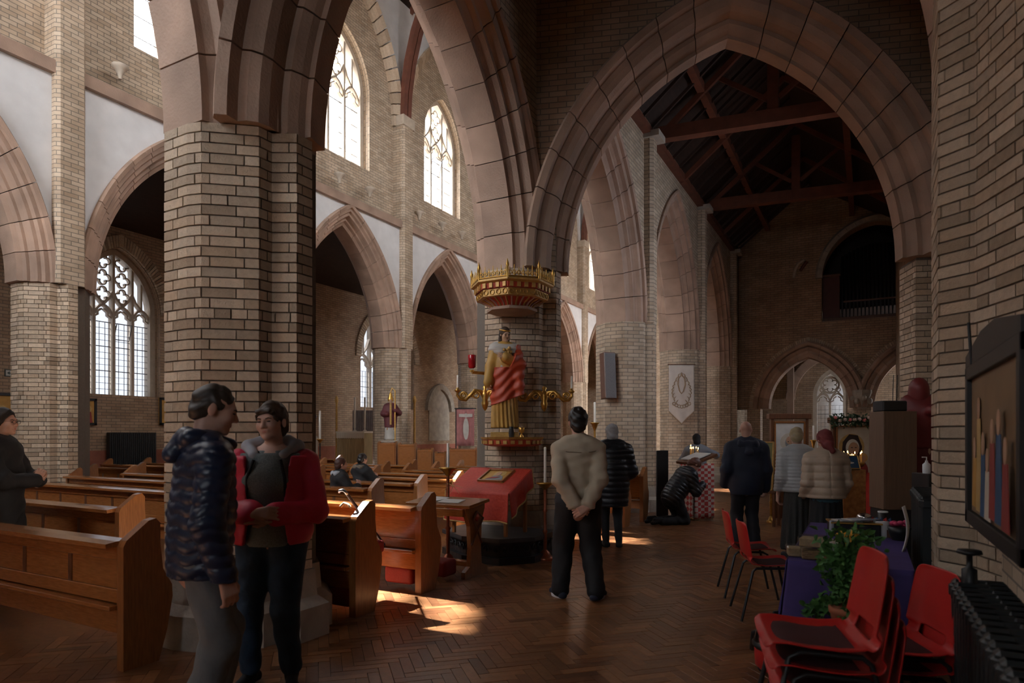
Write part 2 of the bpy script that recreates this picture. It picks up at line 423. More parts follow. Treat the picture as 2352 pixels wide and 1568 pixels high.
pil_lab = ['buff brick octagonal pillar just behind the camera', 'large buff brick pillar behind the couple in navy and red jackets', 'buff brick pillar carrying the statue and gilded canopy', 'buff brick pillar with the black loudspeaker', 'buff brick pillar with the hanging embroidered banner', 'half pillar against the organ wall at the aisle end', 'farthest pillars of the near arcade', 'farthest pillars of the near arcade', 'farthest pillars of the near arcade']
for i, y in enumerate(NP): pillar((NX, y), SPN, pil_lab[i], bricks=300 if i in (1, 2) else None, seed=i)
fp_lab = ['far arcade pillar out of view', 'far arcade pillar hidden at the edge', 'pale brick pillar beside the traceried aisle window', 'far arcade pillar hidden behind the large pillar', 'far pillar standing behind the bishop statue', 'far arcade pillar seen edgeways beside the statue pillar', 'last pillars of the far arcade', 'last pillars of the far arcade', 'last pillars of the far arcade']
for i, y in enumerate(FP): pillar((FX, y), SPF, fp_lab[i], bricks=300 if i == 2 else None, seed=i+20)
# ================================================================ near arcade
sN, hN = 1.8, 3.02
PROF_N = [(0, -.22), (0, .22), (.05, .235), (.10, .28), (.12, .35), (.17, .355), (.20, .40), (.22, .47), (.34, .475), (.35, .53), (.40, .55), (.44, .53), (.44, -.53), (.40, -.55), (.35, -.53), (.34, -.475), (.22, -.47), (.20, -.40), (.17, -.355), (.12, -.35), (.10, -.28), (.05, -.235)]
mids = [(a+b)/2 for a, b in zip(NP[:-1], NP[1:])]
wall_open('wall_nave_right', (NX, 0), (0, 1), -9, 37, SPN, 8.2, .96, [(m, sN+.38, SPN, SPN, arch_rise(sN, hN, .38)) for m in mids], m_wall, 'buff brick arcade wall between aisle and nave')
nw = [m for m in mids]
wall_open('wall_nave_right', (NX, 0), (0, 1), -9, 37, 8.2, 14.4, .7, [(m, 1.05, 9.6, 11.4, 1.5) for m in nw], m_wall, 'upper brick wall above the near arcade')
al = ['sandstone arch springing left from the large pillar', 'sandstone arch between the large pillar and the statue pillar', 'sandstone arch between the statue pillar and the loudspeaker pillar', 'sandstone arch between the loudspeaker and banner pillars', 'sandstone arch beyond the banner pillar', 'far sandstone arches of the near arcade', 'far sandstone arches of the near arcade', 'far sandstone arches of the near arcade']
for i, m in enumerate(mids): make_arch('arch', al[i], (NX, m, SPN), (0, 1), sN, hN, PROF_N, 8, m_stone)
pr_ = thing('wall_pilasters', 'slim brick shafts rising up the aisle side of the arcade', None, kind='structure')
for y in NP[2:6]:
    pilaster(NX+.5, y, SPN, 7.5, pr_); mb = MB(); mb.box((NX+.6, y, 7.53), (.4, .46, .12)); mb.build('cap_stone', m_stone_g, pr_)
# ================================================================ transverse arches across the aisle
PROF_T = [(0, .26), (.05, .27), (.08, .22), (.14, .17), (.20, .18), (.22, .05), (.26, -.02), (.33, -.06), (.40, -.06), (.42, -.16), (.50, -.19), (.54, -.14), (.54, .5), (0, .5)]
PROF_T = [(a, -b+.25) for a, b in PROF_T]
def cross_arch(y0, label, x0=-3.72, x1=.5, dy=1.42, s=2.13, h=3.0, seg=9):
    o = Vector(((x0+x1)/2, y0+dy/2, 0)); d = Vector((x1-x0, dy, 0)).normalized()
    make_arch('arch', label, (o.x, o.y, SPN), d, s, h, PROF_T[::-1], seg, m_stone)
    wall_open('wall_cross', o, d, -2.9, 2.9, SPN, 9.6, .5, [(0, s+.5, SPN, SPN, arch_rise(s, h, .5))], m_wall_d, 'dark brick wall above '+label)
    make_arch('brick_arch_ring', 'ring of bricks round '+label, (o.x, o.y, SPN), d, s, h, [(.54, -.27), (.66, -.27), (.66, -.2), (.54, -.2)], 44, m_brick, gap=.003, sub=1, pname='brick')
cross_arch(8.25, 'the wide pointed aisle arch framing the icons')
cross_arch(3.6, 'the aisle arch overhead beside the large pillar', s=2.2)
# responds on the right wall
def respond(p, d, w, depth, z1, label, bricks, seed, name='pillar'):
    """rectangular brick respond: p = left front corner, d = direction along the front"""
    d = Vector((d[0], d[1], 0)).normalized(); n = Vector((-d.y, d.x, 0)); p = Vector((p[0], p[1], 0))
    P = [p+n*depth, p, p+d*w*.82, p+d*w, p+d*w+n*depth]; poly = [(q.x, q.y) for q in P]
    root = thing(name, label, None, kind='structure'); MB().prism(inset(poly, .012), 0, z1).build('core', m_mortar, root)
    ring_bricks(root, poly, (0, 0), 0, int(z1/.075), 0, 3, chh=.075, maxparts=bricks, seed=seed); return root
rp = G(2103, 8.3); rd = (Vector((.5, 9.67, 0))-Vector((-3.72, 8.25, 0)))
respond(rp, rd, .3, .5, SPN, 'narrow brick respond under the right foot of the wide aisle arch', 150, 5)
# ================================================================ right wall with near brick pier
a, b = G(2154, 4.02), G(2238, 3.82); c = G(2375, 3.3); c2 = c+(c-b).normalized()*.25
pd = [tuple((a+Vector((.45, .5, 0)))[:2]), tuple((a+Vector((.0, .45, 0)))[:2]), tuple(a[:2]), tuple(b[:2]), tuple(c2[:2]), (2.2, c2.y), (2.2, a.y+.5)]
root = thing('pillar', 'brick pier at the edge of the picture beside the framed painting', None, kind='structure')
MB().prism(inset(pd, .012), 0, 9).build('core', m_mortar, root)
ring_bricks(root, pd, (0, 0), 0, 66, 1, 4, chh=.075, maxparts=290, seed=9, start=8)
dado = MB(); dado.prism([(.62, -6), (2.2, -6), (2.2, 4.2), (.62, 4.2)], 0, 1.9); tag(dado.build('wall_right', m_wall, None), 'thick lower brick wall behind the radiator and painting', None, kind='structure')
wall_open('wall_right', (.95, 0), (0, 1), 4.4, 23.5, 0, 9.5, .3, [(11.6, .9, 3.0, 5.2, 1.2), (14.0, .9, 3.0, 5.2, 1.2)], m_wall, 'aisle side wall of buff brick')
wall_open('wall_right', (2.0, 0), (0, 1), -9, 4.5, 0, 9.5, .3, [], m_wall, 'side wall beside the camera')
# ================================================================ far arcade with plaster spandrels and clerestory
sF, hF = 1.72, 3.1
PROF_F = [(0, -.2), (0, .2), (.07, .24), (.1, .31), (.15, .31), (.18, .37), (.2, .44), (.26, .44), (.29, .5), (.36, .5), (.37, .56), (.44, .58), (.47, .54), (.47, -.5), (.2, -.44), (.1, -.3)]
PROF_F = [(r, -n_) for r, n_ in PROF_F][::-1]
fm = [(a+b)/2 for a, b in zip(FP[:-1], FP[1:])]
wall_open('wall_nave_left', (FX, 0), (0, 1), -9, 37, SPF, 7.7, .96, [(m, sF+.4, SPF, SPF, arch_rise(sF, hF, .4)) for m in fm], m_plaster, 'pale plastered spandrels of the far arcade')
lab_f = ['far sandstone arch out of view', 'far sandstone arch at the picture edge', 'far sandstone arch before the traceried aisle window', 'far sandstone arch half hidden by the large pillar', 'far sandstone arch above the choir altar', 'last sandstone arches of the far arcade', 'last sandstone arches of the far arcade', 'last sandstone arches of the far arcade']
for i, m in enumerate(fm): make_arch('arch', lab_f[i], (FX, m, SPF), (0, 1), sF, hF, [(r, -n_) for r, n_ in PROF_F][::-1], 8, m_stone)
mb = MB(); mb.box((FX+.1, 14, 7.8), (.96, 46, .22)); tag(mb.build('trim_1', m_stone, None), 'sandstone string course above the pale spandrels', None, kind='structure')
CW = [(m, 1.05, 9.05, 11.2, 1.55) for m in fm]
wall_open('wall_nave_left', (FX-.1, 0), (0, 1), -9, 37, 7.7, 14.5, .7, CW, m_wall, 'clerestory brick wall with tall windows')
fr = thing('wall_pilasters', 'brick shafts rising between the clerestory windows', None, kind='structure')
for y in FP[1:]: pilaster(FX+.44, y, SPF, 10.75, fr, wx=.2, wy=.5)
for y in FP[1:]: MB().box((FX+.45, y, 10.9), (.42, .56, .3)).build('corbel_stone', m_trac, fr)
for i, m in enumerate(fm[1:6]):
    make_arch('wall_arch', 'brick wall arch over clerestory windows', (FX+.3, m, 10.75), (0, 1), 2.02, 3.6, [(0, -.12), (0, .05), (.1, .1), (.16, .16), (.3, .2), (.3, -.2), (.1, -.2)], 14, m_brick, gap=.004)
    mb = MB()
    pts = [(m+x, 10.75+z) for x, z in arch_pts(2.3, 4.0)]
wall_open('wall_nave_left', (FX+.32, 0), (0, 1), -9, 37, 10.8, 14.6, .12, [(m, 2.2, 10.8, 10.8, 3.75) for m in fm], m_plaster, 'plaster above the clerestory wall arches')
# ---- outer far aisle wall
OW = [(9.85, 1.08, 2.55, 4.75, 1.55), (20.5, 1.65, 2.6, 4.5, 1.9), (14.7, 1.08, 2.55, 4.75, 1.55), (5.0, 1.08, 2.55, 4.75, 1.55), (.3, 1.08, 2.55, 4.75, 1.55)]
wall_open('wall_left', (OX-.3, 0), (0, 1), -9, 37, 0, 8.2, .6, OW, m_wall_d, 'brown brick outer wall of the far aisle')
for (cy_, hw, zs, zp, ri) in OW[:2]:
    make_arch('arch', 'brick ring over the aisle window at %s' % ('the left' if cy_ < 12 else 'the altar'), (OX+.02, cy_, zp), (0, 1), hw, ri, [(.02, -.05), (.3, -.05), (.3, .05), (.02, .05)], 30, m_brick, gap=.003, sub=1, pname='brick')
mb = MB(); mb.prism([(OX, -9), (OX+.02, -9), (OX+.02, 37), (OX, 37)], 0, 1.15); tag(mb.build('trim_2', M('red_dado', (.30, .095, .055), .6), None), 'red painted dado along the far aisle wall', None, kind='structure')
# arched recess near the altar
nc = onX(1008, OX)
make_arch('arch', 'grey arched recess in the far aisle wall', (OX+.06, nc.y, 2.6), (0, 1), .78, .95, [(0, -.1), (.0, .1), (.2, .14), (.26, .1), (.26, -.1)], 10, m_stone_g)
mb = MB(); mb.prism([(x, z) for x, z in arch_pts(.78, .95)]+[(.78, -1.3), (-.78, -1.3)], 0, .03, frame((OX+.01, nc.y, 2.6), (0, 1, 0), (0, 0, 1))); tag(mb.build('trim_3', m_stone_g, None), 'grey stone back of the arched recess', None, kind='structure')
# ---- end walls
for nm, o_, s0, s1, y in (('wall_end', (0, 36.5), -18, 2, 0), ): wall_open(nm, o_, (1, 0), s0, s1, 0, 18, .4, [], m_wall, 'far east wall')
wall_open('wall_back', (0, -5.5), (1, 0), -18, 3, 0, 18, .4, [(-8.55, 4.0, 5.4, 9.5, 5.4), (-1.8, .7, 3.0, 5.0, 1.0)], m_wall, 'west wall behind the camera')
# organ wall with two arches
s_e, h_e, z_e = 1.2, 1.66, 2.42; XA, XB = -1.67, 1.42
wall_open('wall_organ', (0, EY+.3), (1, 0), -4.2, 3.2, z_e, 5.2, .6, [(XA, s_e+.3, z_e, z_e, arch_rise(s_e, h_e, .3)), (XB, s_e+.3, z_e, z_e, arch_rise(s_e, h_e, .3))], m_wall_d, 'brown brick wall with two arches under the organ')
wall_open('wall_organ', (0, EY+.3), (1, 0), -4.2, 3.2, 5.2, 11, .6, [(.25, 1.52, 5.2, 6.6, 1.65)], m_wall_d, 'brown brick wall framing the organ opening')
PROF_E = [(0, .6), (0, -.0), (.12, -.05), (.2, -.02), (.3, -.08), (.34, -.02), (.36, -.1), (.44, -.14), (.5, -.1), (.5, .6)]
for k, (x, l_) in enumerate(((XA, 'sandstone arch under the organ above the icons'), (XB, 'second sandstone arch under the organ at the right'))):
    make_arch('arch', l_, (x, EY, z_e), (1, 0), s_e, h_e, [(r, -n_) for r, n_ in PROF_E][::-1], 7, m_stone)
    make_arch('brick_arch_ring', 'brick ring over '+l_, (x, EY, z_e), (1, 0), s_e, h_e, [(.51, .03), (.62, .03), (.62, -.1), (.51, -.1)], 46, m_brick, gap=.003, sub=1, pname='brick')
make_arch('arch', 'grey moulding over the organ opening', (.25, EY, 6.6), (1, 0), 1.5, 1.62, [(0, -.05), (0, .1), (.14, .14), (.2, .08), (.2, -.05)], 9, m_stone_g)
for x, w_, l_ in ((-3.35, .42, 'brick respond at the left of the organ arch'), (-.12, .5, 'pale pillar between the two organ arches'), (3.0, .5, 'brick respond right of the organ arches')):
    mb = MB(); mb.prism([(x-w_/2, EY+.02), (x+w_/2, EY+.02), (x+w_/2, EY+.58), (x-w_/2, EY+.58)], 0, z_e); tag(mb.build('pillar', m_wall, None), l_, None, kind='structure')
cp = thing('pillar_capital', 'carved stone capital between the two organ arches', None, kind='structure')
MB().lathe([(.16, 0), (.2, .1), (.26, .3), (.34, .5), (.34, .6)], 8, (-.12, EY+.1, 2.35), smooth=False).build('block', m_stone_g, cp)
for a_ in range(9): MB().ball((-.12+.28*math.cos(a_*pi/4.5), EY+.1+.28*math.sin(a_*pi/4.5), 2.6+.1*(a_ % 2)), (.08, .08, .1), 8, 5).build('carved_leaf', m_stone_g, cp)
# chapel beyond the organ arches
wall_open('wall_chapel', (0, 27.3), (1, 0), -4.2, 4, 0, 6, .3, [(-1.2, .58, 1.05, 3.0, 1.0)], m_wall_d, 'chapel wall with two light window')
make_arch('arch', 'plain arch in the chapel before the window', (-1.2, 27.1, 2.9), (1, 0), 1.2, 1.5, [(0, -.1), (0, .1), (.3, .12), (.3, -.1)], 10, m_stone)
MB().prism([(-2.62, 26.5), (-2.4, 26.5), (-2.4, 26.8), (-2.62, 26.8)], 0, 4.6).build('pillar', m_stone, tag(thing('trim_4', 'red stone shaft in the chapel', None, kind='structure'), None))
# ================================================================ roofs
def slab(name, pts, mat, label): 
    mb = MB(); mb.add(pts, [(0, 1, 2, 3)]); return tag(mb.build(name, mat, None), label, None, kind='structure')
slab('ceiling', [(OX-.5, -9, 6.6), (OX-.5, 37, 6.6), (FX-.4, 37, 8.2), (FX-.4, -9, 8.2)], m_roof, 'dark timber roof of the far aisle')
slab('ceiling', [(FX-.2, -9, 14.4), (FX-.2, 37, 14.4), (-8.55, 37, 17.8), (-8.55, -9, 17.8)], m_roof, 'left slope of the nave roof')
slab('ceiling', [(-8.55, -9, 17.8), (-8.55, 37, 17.8), (NX+.3, 37, 14.3), (NX+.3, -9, 14.3)], m_roof, 'right slope of the nave roof')
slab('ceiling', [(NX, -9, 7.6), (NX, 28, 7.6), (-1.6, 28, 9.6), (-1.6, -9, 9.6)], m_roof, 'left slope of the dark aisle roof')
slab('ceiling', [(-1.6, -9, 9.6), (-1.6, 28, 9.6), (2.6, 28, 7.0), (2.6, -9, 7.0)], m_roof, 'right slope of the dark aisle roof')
wall_open('wall_chapel', (3.6, 0), (0, 1), 22.5, 28, 0, 6, .3, [(25.4, .9, 1.6, 3.6, 1.0)], m_wall_d, 'side wall of the chapel')
wall_open('wall_chapel', (-4.3, 0), (0, 1), 23, 28, 0, 6, .3, [], m_wall, 'inner side wall of the chapel')
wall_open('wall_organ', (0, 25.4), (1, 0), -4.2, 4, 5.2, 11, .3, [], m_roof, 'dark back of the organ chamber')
wall_open('wall_right', (1, 23.2), (1, 0), 0, 2.4, 0, 11, .3, [], m_wall, 'return wall at the right of the organ')
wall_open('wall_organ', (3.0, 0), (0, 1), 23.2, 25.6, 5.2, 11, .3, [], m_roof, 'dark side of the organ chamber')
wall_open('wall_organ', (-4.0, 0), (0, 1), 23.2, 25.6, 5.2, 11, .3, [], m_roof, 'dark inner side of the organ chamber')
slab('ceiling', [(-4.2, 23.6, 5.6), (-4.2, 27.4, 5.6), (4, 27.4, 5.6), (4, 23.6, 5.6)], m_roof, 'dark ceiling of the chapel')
rf = thing('roof_trusses', 'dark red-brown tie beams and rafters of the aisle roof', None, kind='structure')
for y in (11.2, 13.3, 15.6, 18.0, 20.4):
    big = y in (13.3, 18.0); dy = .7; x0, x1 = NX+.6, .9
    if big:
        MB().box(((x0+x1)/2, y+dy/2, 7.72), (x1-x0, .22, .26), rz=math.atan2(dy, x1-x0)).build('tie_beam', m_beam, rf)
        MB().box((-1.6, y+dy/2, 8.5), (.2, .2, 1.5)).build('king_post', m_beam, rf)
        for sx in (-1, 1): MB().tube([(-1.6+sx*.1, y+dy/2, 8.1), (-1.6+sx*1.0, y+dy/2, 8.75)], .06, 4, smooth=False).build('strut', m_beam, rf)
    for xa, za, xb, zb in ((NX+.5, 7.55, -1.6, 9.45), (.9, 7.55, -1.6, 9.45)): MB().tube([(xa, y, za), (xb, y, zb)], .075, 4, smooth=False).build('rafter', m_beam, rf)
for y in [11.2+.55*k for k in range(22)]: MB().tube([(NX+.5, y, 7.6), (-1.6, y, 9.5)], .04, 4, smooth=False).build('common_rafter', m_roof, rf)
MB().box((NX+.55, 16, 7.62), (.16, 15, .14)).build('wall_plate', m_beam, rf)
for x, z in ((-2.9, 8.5), (-.4, 8.6)): MB().box((x, 16, z-.05), (.14, 15, .18)).build('purlin', m_beam, rf)
nr_ = thing('roof_trusses', 'arched timber braces of the nave roof', None, kind='structure')
for y in FP[1:8]:
    for sd, x0 in ((1, FX+.5), (-1, NX-.6)):
        pts = [(x0+sd*(3.9-3.9*math.cos(t)), y, 10.95+5.6*math.sin(t)) for t in [k*pi/2/10 for k in range(10)]]
        for dyy in (-.1, .1): MB().tube([(p[0], p[1]+dyy, p[2]) for p in pts], .12, 4, smooth=False).build('brace', m_beam, nr_)
for k in range(28): MB().box((-10.6, -3+1.2*k, 16.0), (5.3, .12, .14), ry=-math.atan2(3.4, 4.1)).build('rafter', m_beam, nr_)
# white bell-shaped corbels along the string course
for i, px in enumerate((270, 775, 845, 958, 1012, 1056)):
    p = onX(px, FX+.5); mb = MB(); mb.lathe([(.03, 0), (.05, .1), (.1, .18), (.15, .22), (.15, .25)], 10, (0, 0, -.25))
    tag(mb.build('wall_uplight', m_trac, None, (p.x+.08, p.y, 8.35+.02*i)), ['small bell-shaped wall lamp above the leftmost pale spandrel', 'first bell-shaped wall lamp right of the large pillar', 'second bell-shaped wall lamp right of the large pillar', 'bell-shaped wall lamp just right of the clerestory shaft', 'bell-shaped wall lamp under the second clerestory window', 'bell-shaped wall lamp nearest the statue arch'][i], 'lamp', 'wall lamps above the far arcade')
# ================================================================ windows
def bar2(mb, pts, w, dep, Mx):
    n = len(pts); L = []; Rr = []
    for i in range(n):
        a, b = Vector(pts[max(0, i-1)]), Vector(pts[min(n-1, i+1)]); t = (b-a).normalized() if (b-a).length > 1e-9 else Vector((1, 0)); q = Vector((-t.y, t.x)); p = Vector(pts[i])
        L.append(p+q*w/2); Rr.append(p-q*w/2)
    V = [Mx @ Vector((p.x, p.y, z)) for z in (-dep/2, dep/2) for p in L+Rr]; fs = []
    for i in range(n-1):
        fs += [(i, n+i, n+i+1, i+1), (2*n+i, 2*n+i+1, 3*n+i+1, 3*n+i), (i, i+1, 2*n+i+1, 2*n+i), (n+i, 3*n+i, 3*n+i+1, n+i+1)]
    mb.add(V, fs)
def circ(c, r, n=14, a0=0, a1=2*pi): return [(c[0]+r*math.cos(a0+(a1-a0)*i/n), c[1]+r*math.sin(a0+(a1-a0)*i/n)) for i in range(n+1)]
WN = [0]
def window(label, o, d, hw, z0, zp, rise, nl, glass, pane=(.16, .2), detail=1, portal=True, nd=None, casement=None):
    """traceried window; o = centre (x, y), d = direction of its width, nd = inward normal"""
    WN[0] += 1; root = thing('window_%d' % WN[0], label, None, kind='structure')
    d = Vector((d[0], d[1], 0)).normalized(); Mx = frame((o[0], o[1], 0), d, (0, 0, 1))
    st = MB(); bar2(st, [(-hw+.06, z0), (-hw+.06, zp)], .165, .26, Mx); bar2(st, [(hw-.06, z0), (hw-.06, zp)], .165, .26, Mx)
    bar2(st, [(x, zp+z) for x, z in arch_pts(hw-.06, rise-.06)], .15, .26, Mx); st.build('frame', m_trac, root)
    sl = MB(); bar2(sl, [(-hw-.02, z0-.05), (hw+.02, z0-.05)], .1, .5, Mx); sl.build('sill', m_trac, root)
    lw = 2*(hw-.1)/nl; R = arc_R(hw, rise); zh = []
    top = lambda x: zp+math.sqrt(max(0, R*R-(abs(x)+R-hw)**2))-.06
    for i in range(nl): zh.append(zp-lw*.55-(.0 if 0 < i < nl-1 or nl < 3 else lw*.0))
    for i in range(1, nl):
        x = -hw+.1+i*lw; m2 = MB(); bar2(m2, [(x, z0), (x, min(zh[i-1], zh[i])+lw*.1)], .075, .2, Mx); m2.build('mullion', m_trac, root)
    tr = MB()
    for i in range(nl):
        xc = -hw+.1+(i+.5)*lw; z = zh[i]; a = lw/2
        bar2(tr, [(xc+x, z+zz) for x, zz in arch_pts(a, a*1.5, n=7)], .055, .15, Mx)
        for sx in (-1, 1): bar2(tr, [(xc+sx*a, z+.1*a), (xc+sx*a*.5, z+.42*a), (xc+sx*a*.5, z+.75*a), (xc+sx*a*.1, z+1.05*a)], .04, .1, Mx)
        if detail and nl > 2:
            t = top(xc)-.02
            z2 = z+a*1.5
            if t-z2 > lw*.6:
                bar2(tr, [(xc, z2), (xc, t)], .05, .15, Mx) if (i in (0, nl-1)) else None
                if 0 < i < nl-1:
                    zz = z2+.1
                    while zz+lw*.5 < t:
                        for q in range(4): bar2(tr, circ((xc+lw*.21*math.cos(q*pi/2), zz+lw*.35+lw*.21*math.sin(q*pi/2)), lw*.17, 8, q*pi/2-2.0, q*pi/2+2.0), .032, .1, Mx)
                        zz += lw*.86
    if nl > 2:
        for i in range(1, nl): x = -hw+.1+i*lw; bar2(tr, [(x, zh[i]+lw*.1), (x, top(x))], .06, .18, Mx)
        for i in range(nl-1):
            x0 = -hw+.1+(i+.5)*lw
            if zh[i]+lw*.75+lw*.5 < top(x0+lw/2): bar2(tr, [(x0, zh[i]+lw*.75), (x0+lw*.3, zh[i]+lw*1.1), (x0+lw/2, zh[i]+lw*1.6), (x0+lw*.7, zh[i]+lw*1.1), (x0+lw, zh[i]+lw*.75)], .05, .14, Mx)
    else:
        cc = (0, zp+rise*.42); r = hw*.3
        for q in range(6): bar2(tr, circ((cc[0]+r*.95*math.sin(q*pi/3), cc[1]+r*.95*math.cos(q*pi/3)), r*.52, 8, pi/2-q*pi/3-2.1, pi/2-q*pi/3+2.1), .035, .12, Mx)
        bar2(tr, circ(cc, r*1.72, 24), .06, .14, Mx)
        for sx in (-1, 1):
            bar2(tr, [(0, zh[0]+lw*.2), (sx*lw*.2, zh[0]+lw*.62), (sx*lw*.5, zh[0]+lw*.95), (sx*lw*.82, zh[0]+lw*.55), (sx*lw, zh[0]+lw*.3)], .06, .14, Mx)
            bar2(tr, circ((sx*lw*.55, zh[0]+lw*1.05), lw*.17, 10), .03, .1, Mx)
    tr.build('tracery', m_trac, root)
    # glass: single panes between lead cames in every light, one sheet in the tracery
    nc = max(1, round((lw-.07)/pane[0])); pw = (lw-.07)/nc
    g1 = MB(); q = [(-pw/2+.004, -pane[1]/2+.004), (pw/2-.004, -pane[1]/2+.004), (pw/2-.004, pane[1]/2-.004), (-pw/2+.004, pane[1]/2-.004)]
    g1.add([d*x+Vector((0, 0, z)) for x, z in q], [(0, 1, 2, 3)]); gm = g1.mesh('glass_pane', glass)
    for i in range(nl):
        xl = -hw+.1+i*lw+.035; ld = MB(); nr2 = int((zh[i]+.05-z0)/pane[1])
        for r_ in range(nr2):
            for c_ in range(nc):
                p = Mx @ Vector((xl+(c_+.5)*pw, z0+(r_+.5)*pane[1], 0)); link('glass_pane', gm, root, p)
            bar2(ld, [(xl, z0+(r_+1)*pane[1]), (xl+lw-.07, z0+(r_+1)*pane[1])], .02 if r_ % 4 == 3 else .009, .02, Mx)
        for c_ in range(1, nc): bar2(ld, [(xl+c_*pw, z0), (xl+c_*pw, z0+nr2*pane[1])], .009, .015, Mx)
        ld.build('lead_lattice', m_lead, root)
        zt = z0+nr2*pane[1]
    sh = MB(); pts = [(-hw+.1, zt)]+[(x, zp+z) for x, z in arch_pts(hw-.06, rise-.06)]+[(hw-.1, zt)]
    sh.add([Mx @ Vector((x, z, 0)) for x, z in pts], [tuple(range(len(pts)))]); sh.build('tracery_glass', glass, root)
    if casement:
        i, zz, wv = casement; xc = -hw+.1+(i+.5)*lw; nn = Vector((nd[0], nd[1], 0)); cs = MB(); a = Mx @ Vector((xc-lw*.4, zz, 0)); ww = d*lw*.8; hh = Vector((0, 0, lw*.8)); tl = nn*.14
        cs.tube([a, a+ww, a+ww+hh+tl, a+hh+tl, a], .014, 5); cs.tube([a+hh+tl, a+hh*.5], .006, 4); cs.build('open_casement', m_lead, root)
    if portal:
        ld_ = bpy.data.lights.new('daylight_portal', 'AREA'); ld_.shape = 'RECTANGLE'; ld_.size = 2*hw; ld_.size_y = zp+rise-z0; ld_.cycles.is_portal = True
        lo = bpy.data.objects.new('daylight_portal', ld_); col.objects.link(lo); nn = Vector((nd[0], nd[1], 0)); lo.location = Vector((o[0], o[1], (z0+zp+rise)/2))-nn*.35
        lo.rotation_euler = nn.to_track_quat('-Z', 'Z').to_euler()
    return root
cl_l = {2: 'clerestory window at the upper left corner', 3: 'clerestory window hidden behind the large pillar', 4: 'tall clerestory window right of the large pillar', 5: 'tall clerestory window with open casement left of the big arch'}
for i, (m, hw, zs, zp, ri) in enumerate(CW): window(cl_l.get(i, 'clerestory windows of the far wall out of sight'), (FX-.1, m), (0, 1), hw, zs, zp, ri, 3, m_glass, (.5, .42), 1, nd=(1, 0), casement=(1, 10.3, 0) if i == 4 else None)
for i, m in enumerate(nw):
    if i in (2, 3, 4, 5): window('clerestory windows of the near wall above the aisle roof', (NX, m), (0, 1), 1.05, 9.6, 11.4, 1.5, 3, m_glass, (.5, .9), 0, nd=(-1, 0))
    else: window('clerestory windows of the near wall above the aisle roof', (NX, m), (0, 1), 1.05, 9.6, 11.4, 1.5, 3, m_glass, (.5, .9), 0, nd=(-1, 0))
ow_l = ['traceried aisle window left of the large pillar', 'aisle window behind the choir altar', 'aisle window hidden behind the large pillar', 'aisle windows beyond the left edge', 'aisle windows beyond the left edge']
for i, (m, hw, zs, zp, ri) in enumerate(OW): window(ow_l[i], (OX-.35, m), (0, 1), hw, zs, zp, ri, 4, m_glass_d, (.125, .155) if i == 0 else (.16, .2), 1, nd=(1, 0), casement=(2, 4.0, 0) if i == 0 else None)
window('two light chapel window behind the icons', (-1.2, 27.3), (1, 0), .58, 1.05, 3.0, 1.0, 2, m_glass_d, (.12, .16), 1, nd=(0, -1))
window('great unseen west window, enlarged to light the pillar faces', (-8.55, -5.5), (1, 0), 4.0, 5.4, 9.5, 5.4, 4, m_glass, (.6, .8), 0, nd=(0, 1))  # out of view, made this large to brighten the pillar faces
window('unseen aisle west window added to light the people', (-1.8, -5.5), (1, 0), .7, 3.0, 5.0, 1.0, 3, m_glass, (.5, .8), 0, nd=(0, 1))  # added out of view for soft front light in the aisle
for y_ in (11.6, 14.0): window('unseen aisle side windows added to light the icons', (.95, y_), (0, 1), .9, 3.0, 5.2, 1.2, 3, m_glass_m, (.5, .8), 0, nd=(-1, 0))  # added where the respond hides them, to light icons and arcade
window('unseen chapel side window added to brighten the chapel', (3.6, 25.4), (0, 1), .9, 1.6, 3.6, 1.0, 2, m_glass, (.5, .8), 0, nd=(-1, 0))  # added unseen opening that lets daylight into the dark chapel
# ================================================================ smooth bodies and cloth from distance fields
V3 = lambda *a: np.array(a, dtype=np.float32)
def _seg(P, a, b, ra, rb, sc_):
    sx, sy = sc_; a = np.array(a, np.float32); b = np.array(b, np.float32)
    x, y, z = P[0]/sx, P[1]/sy, P[2]; A = a/V3(sx, sy, 1); B = b/V3(sx, sy, 1); d = B-A; L = float(d @ d)+1e-9
    t = np.clip(((x-A[0])*d[0]+(y-A[1])*d[1]+(z-A[2])*d[2])/L, 0, 1)
    return (np.sqrt((x-A[0]-t*d[0])**2+(y-A[1]-t*d[1])**2+(z-A[2]-t*d[2])**2)-(ra+(rb-ra)*t))*min(1, sx, sy)
def _ell(P, c, r):
    x, y, z = (P[0]-c[0])/r[0], (P[1]-c[1])/r[1], (P[2]-c[2])/r[2]; k = np.sqrt(x*x+y*y+z*z)
    g = np.sqrt((x/r[0])**2+(y/r[1])**2+(z/r[2])**2)+1e-6; return k*(k-1)/g
def _box(P, c, h, r):
    q = [np.abs(P[i]-c[i])-h[i]+r for i in range(3)]
    return np.sqrt(sum(np.maximum(k, 0)**2 for k in q))+np.minimum(np.maximum(q[0], np.maximum(q[1], q[2])), 0)-r
